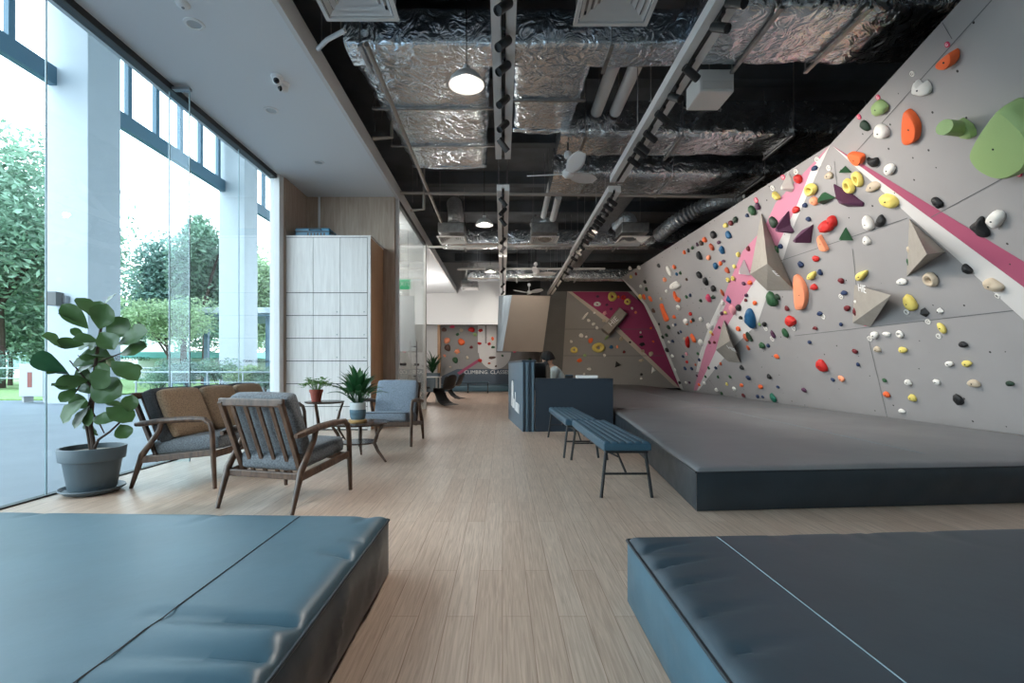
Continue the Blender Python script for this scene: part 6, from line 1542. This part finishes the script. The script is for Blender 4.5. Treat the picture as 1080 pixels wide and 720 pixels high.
for y, lit in ((3, 1), (29, 1), (77, 0), (103, 1), (124, 0), (144, 0), (156, 0), (160.5, 0), (171, 0), (213, 0), (219, 0), (225, 1), (231, 0), (235, 0), (239, 1), (243, 0), (247, 0), (251, 0), (255, 0), (261, 1), (267, 0), (273, 0), (282, 0), (288, 0), (295, 1), (303, 1)):
    p, a = place_spot(0, y, 1.70 if y < 180 else (1.76 if y < 275 else 1.80), lit, SIDE, (0.35, -0.75, -0.6) if lit else ((0.85, 0.35, -0.42) if y < 150 else ((0.85, -0.05, -0.42) if y < 200 else (0.78, -0.38, -0.40))))
    LIGHTS.append((p, a, 'side', lit))

# ---- foil-wrapped ducts
def sbox(x0, x1, y0, y1, z0, z1, n=10, sag=0.02, sx=None, seed=0):
    """insulated rectangular duct: rounded, slightly billowing skin"""
    mb = MB(); rnd = random.Random(seed); ph = [rnd.uniform(0, 7) for _ in range(6)]
    along_x = (x1 - x0) > (y1 - y0)
    L = (x1 - x0) if along_x else (y1 - y0); m = max(8, int(L / 0.06)); k = 40
    def fn(u, v):
        a = 2 * PI * v; c, s = math.cos(a), math.sin(a); e = 0.28
        cx = math.copysign(abs(c) ** e, c); cz = math.copysign(abs(s) ** e, s)
        g = 1 + 0.012 * math.sin(u * L * 9 + ph[0]) + 0.010 * math.sin(u * L * 23 + ph[1] + 3 * v * 6)
        seam = -0.03 * math.exp(-(((u * L) % 1.2 - 0.6) / 0.025) ** 2)
        g += seam
        w, h = ((y1 - y0) if along_x else (x1 - x0)) / 2, (z1 - z0) / 2
        off = cx * w * g; z = (z0 + z1) / 2 + cz * h * g - (sag * math.sin(PI * ((u * L) % 1.2) / 1.2) if s < 0 else 0)
        if along_x: return V((x0 + L * u, (y0 + y1) / 2 + off, z))
        tp = 1.0 if sx is None else (1 + (sx - 1) * u)
        return V(((x0 + x1) / 2 + off * tp, y0 + L * u, z))
    mb.grid(fn, m, k)
    for u in (0, 1): mb.add([fn(u, j / k) for j in range(k)], [list(range(k))])
    return mb
def straps(t, x0, x1, y0, y1, z0, z1, pos, ax):
    for q in pos:
        if ax == 'x': MB().bx(q - 0.02, q + 0.02, y0 - 0.03, y1 + 0.03, z0 - 0.05, z0 - 0.025).build('support_bar', M['galv'], t, world=True); h = [(q, y0 - 0.02), (q, y1 + 0.02)]
        else: MB().bx(x0 - 0.03, x1 + 0.03, q - 0.02, q + 0.02, z0 - 0.05, z0 - 0.025).build('support_bar', M['galv'], t, world=True); h = [(x0 - 0.02, q), (x1 + 0.02, q)]
        for (a, b) in h: MB().tube([(a, b, z0 - 0.05), (a, b, DECKZ - 0.01)], 0.007, 6).build('hanger_rod', M['galv'], t, world=True)
def duct(lab, x0, x1, y0, y1, z0, z1, mat='foil', pos=(), sx=None, seed=0):
    t = thing('air_duct', lab, 'air duct', ((x0 + x1) / 2, (y0 + y1) / 2, z0))
    sbox(x0, x1, y0, y1, z0, z1, sx=sx, seed=seed).build('duct_body', M[mat], t, world=True, smooth=True)
    straps(t, x0, x1, y0, y1, z0, z1, pos, 'x' if (x1 - x0) > (y1 - y0) else 'y')
    return t
duct('foil-wrapped duct crossing the ceiling behind the two big square diffusers', -1.68, 1.95, 5.10, 5.52, 4.46, 4.86, 'foil', (-1.5, 1.15), seed=1)
duct('wide foil-wrapped duct running away under the ceiling, left of the middle channel', -1.72, -0.14, 5.62, 8.4, 4.56, 5.0, 'foil', (6.5, 7.6), sx=0.82, seed=2)
duct('foil-wrapped duct branch just right of the middle channel', 0.12, 1.05, 5.62, 7.1, 4.56, 5.0, 'foil', (6.3,), sx=0.9, seed=3)
duct('dark foil-wrapped cross duct, first beyond the middle branch', 0.85, 5.3, 7.0, 7.75, 4.42, 4.95, 'foil_dark', (1.2, 2.6, 4.2), seed=4)
duct('dark foil-wrapped cross duct, second beyond the middle branch', 0.9, 6.0, 8.5, 9.5, 4.42, 4.95, 'foil_dark', (1.5, 3.0, 4.6), seed=5)
duct('large foil-wrapped duct overhead at the right, warm reflections on it', 1.95, 5.2, 4.35, 5.25, 4.30, 4.95, 'foil_dark', (2.5, 3.3), seed=6)
duct('dark foil-wrapped duct at the top edge of the view, behind the left diffuser', -1.7, -0.1, 4.15, 4.75, 4.75, 5.2, 'foil_dark', (), seed=7)
duct('dark foil-wrapped duct at the top edge of the view, behind the right diffuser', 0.15, 1.6, 4.1, 4.8, 4.75, 5.2, 'foil_dark', (), seed=8)
duct('grey foil cross duct far back over the second pendant lamp', -1.6, 5.0, 12.6, 13.2, 4.25, 4.65, 'foil_dark', (-1.0, 1.2, 3.0), seed=9)
duct('thin foil cross duct farthest back above the front desk', -1.2, 5.2, 16.4, 16.9, 4.05, 4.4, 'foil_dark', (0.5, 2.5), seed=10)
# rounded elbow hanging at the end of the wide left duct and of the branch
def elbow(lab, x0, x1, y, z, r, seed):
    t = thing('duct_elbow', lab, 'air duct', ((x0 + x1) / 2, y, z))
    def fn(u, v):
        a = PI * 0.5 * u
        cx = x0 + (x1 - x0) * v
        e = 0.05 * math.sin(PI * v)
        return V((cx, y + (r + e) * math.sin(a) + 0.015 * math.sin(v * 19 + u * 7), z + r * (1 - math.cos(a)) - e * 0.6))
    o = MB().grid(fn, 14, 20).build('duct_body', M['foil'], t, world=True, smooth=True)
    s = o.modifiers.new('sol', 'SOLIDIFY'); s.thickness = 0.03
    MB().bx(x0 + 0.05, x1 - 0.05, y + 0.02, y + r * 0.9, z + r * 0.6, z + r).build('duct_core', M['foil_dark'], t, world=True)
elbow('rounded foil elbow closing the far end of the wide left duct', -1.58, -0.28, 8.42, 4.56, 0.45, 1)
elbow('rounded foil elbow closing the far end of the middle duct branch', 0.15, 1.0, 7.12, 4.56, 0.42, 2)
# flexible foil hoses
def flex(lab, pts, r, coll=None):
    t = thing('flexible_duct', lab, 'flexible duct', pts[0])
    P = [V(p) for p in pts]; out = []; n = 14
    for i in range(len(P) - 1):
        p0, p1, p2, p3 = P[max(i - 1, 0)], P[i], P[i + 1], P[min(i + 2, len(P) - 1)]
        for k in range(n):
            s = k / n
            out.append(0.5 * ((2 * p1) + (p2 - p0) * s + (2 * p0 - 5 * p1 + 4 * p2 - p3) * s * s + (3 * p1 - p0 - 3 * p2 + p3) * s ** 3))
    out.append(P[-1]); rr = [r * (1 + 0.10 * (1 if k % 2 else -1)) for k in range(len(out))]
    MB().tube(out, rr, 18).build('hose', M['flex'], t, world=True, smooth=False)
    e = out[-1]; d = (out[-1] - out[-2]).normalized()
    MB().tube([e - d * 0.03, e + d * 0.03], r * 1.12, 18).build('collar', M['galv'], t, world=True)
    return t
flex('silver flexible hose snaking over the top of the climbing wall', [at(694, 249, 12.2), at(715, 232, 11.6), at(742, 218, 11.2), at(768, 210, 10.6), at(790, 207, 10.2)], 0.17)
flex('silver flexible hose at the top right corner above the wall', [at(940, 30, 5.0), at(962, 20, 4.9), at(985, 10, 4.8), at(1010, -4, 4.7)], 0.11)
flex('short silver flexible hose dropping to the left far diffuser', [at(479, 214, 11.8), at(481, 232, 11.35), at(478, 247, 11.2)], 0.17)
flex('short silver flexible hose dropping to the middle far diffuser', [at(566, 236, 12.0), at(576, 238, 11.4), at(574, 248, 11.2)], 0.17)
flex('short silver flexible hose dropping to the far diffuser nearest the climbing wall', [at(652, 238, 12.0), at(662, 232, 11.5), at(666, 247, 11.2)], 0.17)
flex('pale flexible hose hanging over the farthest left diffuser', [at(500, 281, 18.4), at(497, 288, 18.2), at(495, 302, 18.2)], 0.2)

# ---- square four-way diffusers
def diffuser(lab, cx, cy, z, s):
    t = thing('air_diffuser', lab, 'air vent', (cx, cy, z), 0, 'square air diffusers')
    h = s / 2
    fr = MB()
    fr.bx(-h, h, -h, -h + 0.035, 0, 0.02).bx(-h, h, h - 0.035, h, 0, 0.02).bx(-h, -h + 0.035, -h + 0.035, h - 0.035, 0, 0.02).bx(h - 0.035, h, -h + 0.035, h - 0.035, 0, 0.02)
    fr.build('frame', M['beamgrey'], t)
    for k in range(5):                      # concentric sloping blades
        a = h - 0.045 - k * (h * 0.155); b = a - h * 0.105
        v1 = [(-a, -a, 0.012 + 0.012 * k), (a, -a, 0.012 + 0.012 * k), (a, a, 0.012 + 0.012 * k), (-a, a, 0.012 + 0.012 * k)]
        v2 = [(-b, -b, 0.042 + 0.012 * k), (b, -b, 0.042 + 0.012 * k), (b, b, 0.042 + 0.012 * k), (-b, b, 0.042 + 0.012 * k)]
        MB().add(v1 + v2, [(0, 1, 5, 4), (1, 2, 6, 5), (2, 3, 7, 6), (3, 0, 4, 7)]).build('louvre', M['beamgrey'], t)
    MB().bx(-h + 0.02, h - 0.02, -h + 0.02, h - 0.02, 0.11, 0.34).build('plenum_box', M['galv'], t, bevel=0.02)
    for q in (-h * .8, h * .8): MB().tube([(q, q, 0.34), (q, q, DECKZ - z - 0.01)], 0.006, 6).build('hanger_rod', M['galv'], t)
    return t
diffuser('big square ceiling diffuser at the top of the view, left of the middle channel', -1.19, 3.82, 4.0, 0.62)
diffuser('big square ceiling diffuser at the top of the view, right of the middle channel', 0.93, 3.87, 4.0, 0.64)
diffuser('far square diffuser left of the second pendant lamp', -1.16, 11.2, 3.98, 0.64)
diffuser('far square diffuser right of the middle channel', 0.96, 11.2, 3.98, 0.64)
diffuser('far square diffuser nearest the climbing wall', 3.0, 11.2, 3.98, 0.66)
diffuser('farthest square diffuser over the white chairs area', -1.22, 18.2, 3.98, 0.64)

# ---- aluminium pendant lamps
for (y, lab) in ((5.03, 'silver dome pendant lamp nearest, in front of the wide foil duct'), (10.0, 'silver dome pendant lamp second along, below the dark ceiling'), (14.9, 'silver dome pendant lamp farthest along')):
    z = 3.98; x = -0.375
    t = thing('pendant_lamp', lab, 'lamp', (x, y, z))
    MB().lathe([(0.185, 0.0), (0.183, 0.012), (0.165, 0.06), (0.115, 0.115), (0.06, 0.14), (0.035, 0.15), (0.035, 0.20), (0.0, 0.20)], n=36).build('lamp_shade', M['lamp_silver'], t, smooth=True)
    MB().lathe([(0.0, 0.03), (0.028, 0.035), (0.04, 0.06), (0.03, 0.10), (0.0, 0.11)], n=16).build('bulb', M['bulb'], t, smooth=True)
    MB().tube([(0, 0, 0.20), (0, 0, DECKZ - z - 0.01)], 0.006, 6).build('cord', M['black'], t)
# ---- three-blade fans
def fan(lab, x, y, z, R_, ang, top=DECKZ):
    t = thing('three_blade_fan', lab, 'fan', (x, y, z), ang)
    MB().lathe([(0, -0.05), (0.05, -0.045), (0.085, -0.01), (0.09, 0.03), (0.06, 0.07), (0.03, 0.09), (0.0, 0.09)], n=28).build('motor', M['white_gloss'], t, smooth=True)
    MB().tube([(0, 0, 0.08), (0, 0, 0.26)], 0.018, 10).lathe([(0, 0.24), (0.05, 0.25), (0.062, 0.29), (0.05, 0.33), (0.02, 0.35), (0, 0.35)], n=20).build('canopy_ball', M['white_gloss'], t, smooth=True)
    MB().tube([(0, 0, 0.34), (0, 0, top - z - 0.01)], 0.014, 8).build('down_rod', M['black'], t)
    for k in range(3):
        a = 2 * PI * k / 3; c, s = math.cos(a), math.sin(a)
        def fn(u, v):
            q = v * 2 - 1; r = 0.08 + (R_ - 0.08) * u
            w = 0.035 + 0.075 * math.sin(PI * min(1, u * 0.92 + 0.04)) ** 0.8
            zz = 0.005 + 0.05 * u - q * w * 0.35
            return V((r * c - q * w * s, r * s + q * w * c, zz))
        o = MB().grid(fn, 14, 6).build('blade', M['white_gloss'], t, smooth=True)
        m = o.modifiers.new('sol', 'SOLIDIFY'); m.thickness = 0.012
p = at(599, 184, 7.2); fan('white three-blade ceiling fan nearest, beneath the cross ducts', p.x, p.y, p.z, 0.62, math.radians(40), 4.40)
p = at(565, 289, 14); fan('white three-blade ceiling fan far back, second of three', p.x, p.y, p.z, 0.66, math.radians(25))
p = at(558, 307, 17.6); fan('white three-blade ceiling fan farthest, above the hanging slab', p.x, p.y, p.z - 0.06, 0.6, math.radians(80))

# ---- pipes, rods, small boxes
def pipe(lab, pts, r, mat='pipe', name='service_pipe', hang=True):
    t = thing(name, lab, 'pipe', pts[0]); MB().tube(pts, r, 10).build('run', M[mat], t, world=True, smooth=True)
    a, b = V(pts[0]), V(pts[-1]); c = MB()
    for f in (0.15, 0.5, 0.85):
        q = a.lerp(b, f); c.tube([q + V((0, 0, r)), V((q.x, q.y, DECKZ - 0.01))], 0.005, 6)
    if hang: c.build('hanger', M['galv'], t, world=True)
pipe('beige pipe running straight back along the left edge of the open ceiling', [(-1.38, 4.9, 4.32), (-1.38, 12.2, 4.32)], 0.028, hang=False)
pipe('beige cross pipe far back, from the white ceiling edge to the climbing side', [(-1.9, 9.0, 4.29), (4.4, 9.2, 4.29)], 0.028, hang=False)
pipe('pale cross pipe beyond the far diffusers', [(-1.9, 12.2, 4.08), (3.4, 12.0, 4.08)], 0.03, 'beamgrey')
pipe('thin grey cross pipe near the far pendant lamp', [(-1.4, 15.1, 4.12), (3.2, 15.1, 4.12)], 0.035, 'beamgrey')
pipe('short bent beige pipe beside the white ceiling edge, near', [at(413, 110, 7.0), at(413, 145, 7.0), at(393, 146, 7.0)], 0.028)
pipe('short bent beige pipe beside the white ceiling edge, far', [at(447, 175, 9.0), at(447, 221, 9.0), at(433, 222, 9.0)], 0.024)
pipe('stout pale pipe pair running back between the cross ducts, left pipe', [(1.35, 5.6, 4.72), (1.35, 6.95, 4.72)], 0.085, 'beamgrey')
pipe('stout pale pipe pair running back between the cross ducts, right pipe', [(1.62, 5.6, 4.72), (1.62, 6.95, 4.72)], 0.085, 'beamgrey')
pipe('pale slanting pipe behind the nearest fan, left one', [at(585, 175, 9.3), at(573, 229, 10.2)], 0.06, 'beamgrey')
pipe('pale slanting pipe behind the nearest fan, right one', [at(589, 208, 9.6), at(583, 231, 10.3)], 0.07, 'beamgrey')
pipe('white curved hose under the ceiling edge at the top left', [at(335, 52, 4.8), at(345, 42, 4.7), at(364, 32, 4.6)], 0.022, 'white_gloss')
wb = thing('junction_box', 'white boxy unit hanging under the large duct at the right', 'box', at(748, 96, 5.5))
MB().bx(-0.19, 0.19, -0.2, 0.2, -0.12, 0.13).build('casing', M['white'], wb, bevel=0.015)
MB().bx(-0.16, 0.16, -0.205, -0.2, -0.09, 0.0).build('grille', M['beamgrey'], wb)
MB().tube([(0, 0, 0.13), (0, 0, DECKZ - wb.location.z - 0.01)], 0.01, 8).build('hanger_rod', M['galv'], wb)
ct_ = MB()
# long cable tray of galvanised steel along the far side
tr = thing('cable_tray', 'grey cable tray running back above the climbing side channel', 'cable tray', (2.6, 12, 4.5))
MB().bx(2.45, 2.75, 10.0, 20.0, 4.6, 4.62).bx(2.45, 2.46, 10, 20, 4.6, 4.68).bx(2.74, 2.75, 10, 20, 4.6, 4.68).build('tray', M['galv'], tr, world=True)
for y, x in [(y, x) for y in (10.5, 14, 15.5, 18) for x in (2.44, 2.76)]: MB().tube([(x, y, 4.6), (x, y, DECKZ - 0.01)], 0.006, 6).build('hanger_rod', M['galv'], tr, world=True)

# ================================================================== LAMP LIGHT
def lamp(name, typ, loc, power, col, **k):
    d = bpy.data.lights.new(name, typ); d.energy = power; d.color = col
    o = bpy.data.objects.new(name, d); COL.objects.link(o); o.location = loc
    if 'aim' in k: o.rotation_euler = V(k['aim']).to_track_quat('-Z', 'Y').to_euler()
    if typ == 'SPOT': d.spot_size = k.get('size', 1.2); d.spot_blend = 0.8
    d.shadow_soft_size = k.get('soft', 0.04)
    return o
WARM = (1.0, 0.83, 0.64); NEU = (1.0, 0.93, 0.84)
for p, a, w_, lit in LIGHTS:
    if w_ == 'side' and not lit: lamp('wall_spot', 'SPOT', p + a * 0.10, SPOT_W, NEU, aim=a, size=1.7)
    elif p.y > 9: lamp('far_spot', 'SPOT', p + V((0, 0.1, -0.05)), SPOT_F, WARM if w_ == 'side' else NEU, aim=(0.25 if w_ == 'side' else 0.1, 0.85, -0.25), size=1.3)
    elif w_ == 'side': lamp('side_spot', 'SPOT', p + a * 0.10, SPOT_L, WARM, aim=a, size=1.5)
    else: lamp('mid_spot', 'SPOT', p + a * 0.10, SPOT_M, NEU, aim=a, size=1.5)
for y in (5.03, 10.0, 14.9): lamp('pendant_light', 'POINT', (-0.375, y, 3.98 - 0.02), PEND, NEU, soft=0.05)
for (x, y) in ((-2.83, 4.05), (-2.8, 6.0)): pass
lamp('office_fill', 'POINT', (-2.8, 10.6, 3.7), OFFICE, (1, 0.97, 0.93), soft=0.3)  # added fill without a fixture, brightens office and white ceiling
lamp('far_room_fill', 'POINT', (-2.9, 17.0, 2.7), OFFICE * 1.7, (1, 0.97, 0.93), soft=0.3)  # added unseen point light, brightens the far bulkhead and ceiling
lamp('prow_spot', 'SPOT', at(562, 300, 14.6) + V((0, 0, 0.35)), PROW, WARM, aim=(0, 0.35, -1), size=1.5)
# ================================================================== CAMERA, SKY, COLOUR
cam = bpy.data.cameras.new('camera'); co = bpy.data.objects.new('camera', cam); COL.objects.link(co)
co.location = (0, 0, CAM_H); co.rotation_euler = (PI / 2, 0, 0)
cam.sensor_width = 36; cam.lens = F_PX / 1080 * 36
cam.shift_x = (540 - VX) / 1080; cam.shift_y = (VY - 360) / 1080
cam.clip_start = 0.05; cam.clip_end = 300
SC.camera = co
w = bpy.data.worlds.new('sky'); SC.world = w; w.use_nodes = True
nt = w.node_tree; bg = nt.nodes['Background']
tc = nt.nodes.new('ShaderNodeTexCoord'); sp_ = nt.nodes.new('ShaderNodeSeparateXYZ'); nt.links.new(tc.outputs['Generated'], sp_.inputs[0])
cr = nt.nodes.new('ShaderNodeValToRGB')
cr.color_ramp.elements[0].position = 0.0; cr.color_ramp.elements[0].color = (0.92, 0.97, 1.0, 1)
cr.color_ramp.elements[1].position = 0.9; cr.color_ramp.elements[1].color = (0.70, 0.86, 1.0, 1)
nt.links.new(sp_.outputs['Z'], cr.inputs['Fac']); nt.links.new(cr.outputs['Color'], bg.inputs['Color'])
bg.inputs['Strength'].default_value = SKY
vs = SC.view_settings
SC.display_settings.display_device = 'sRGB'
vs.view_transform = 'Standard'; vs.look = 'None'; vs.exposure = EXPO; vs.gamma = 1.0; vs.use_curve_mapping = False
SC.cycles.max_bounces = 8; SC.cycles.diffuse_bounces = 4; SC.cycles.glossy_bounces = 4; SC.cycles.transparent_max_bounces = 16; SC.cycles.transmission_bounces = 4
SC.cycles.sample_clamp_indirect = 4.0; SC.cycles.caustics_reflective = False; SC.cycles.caustics_refractive = False
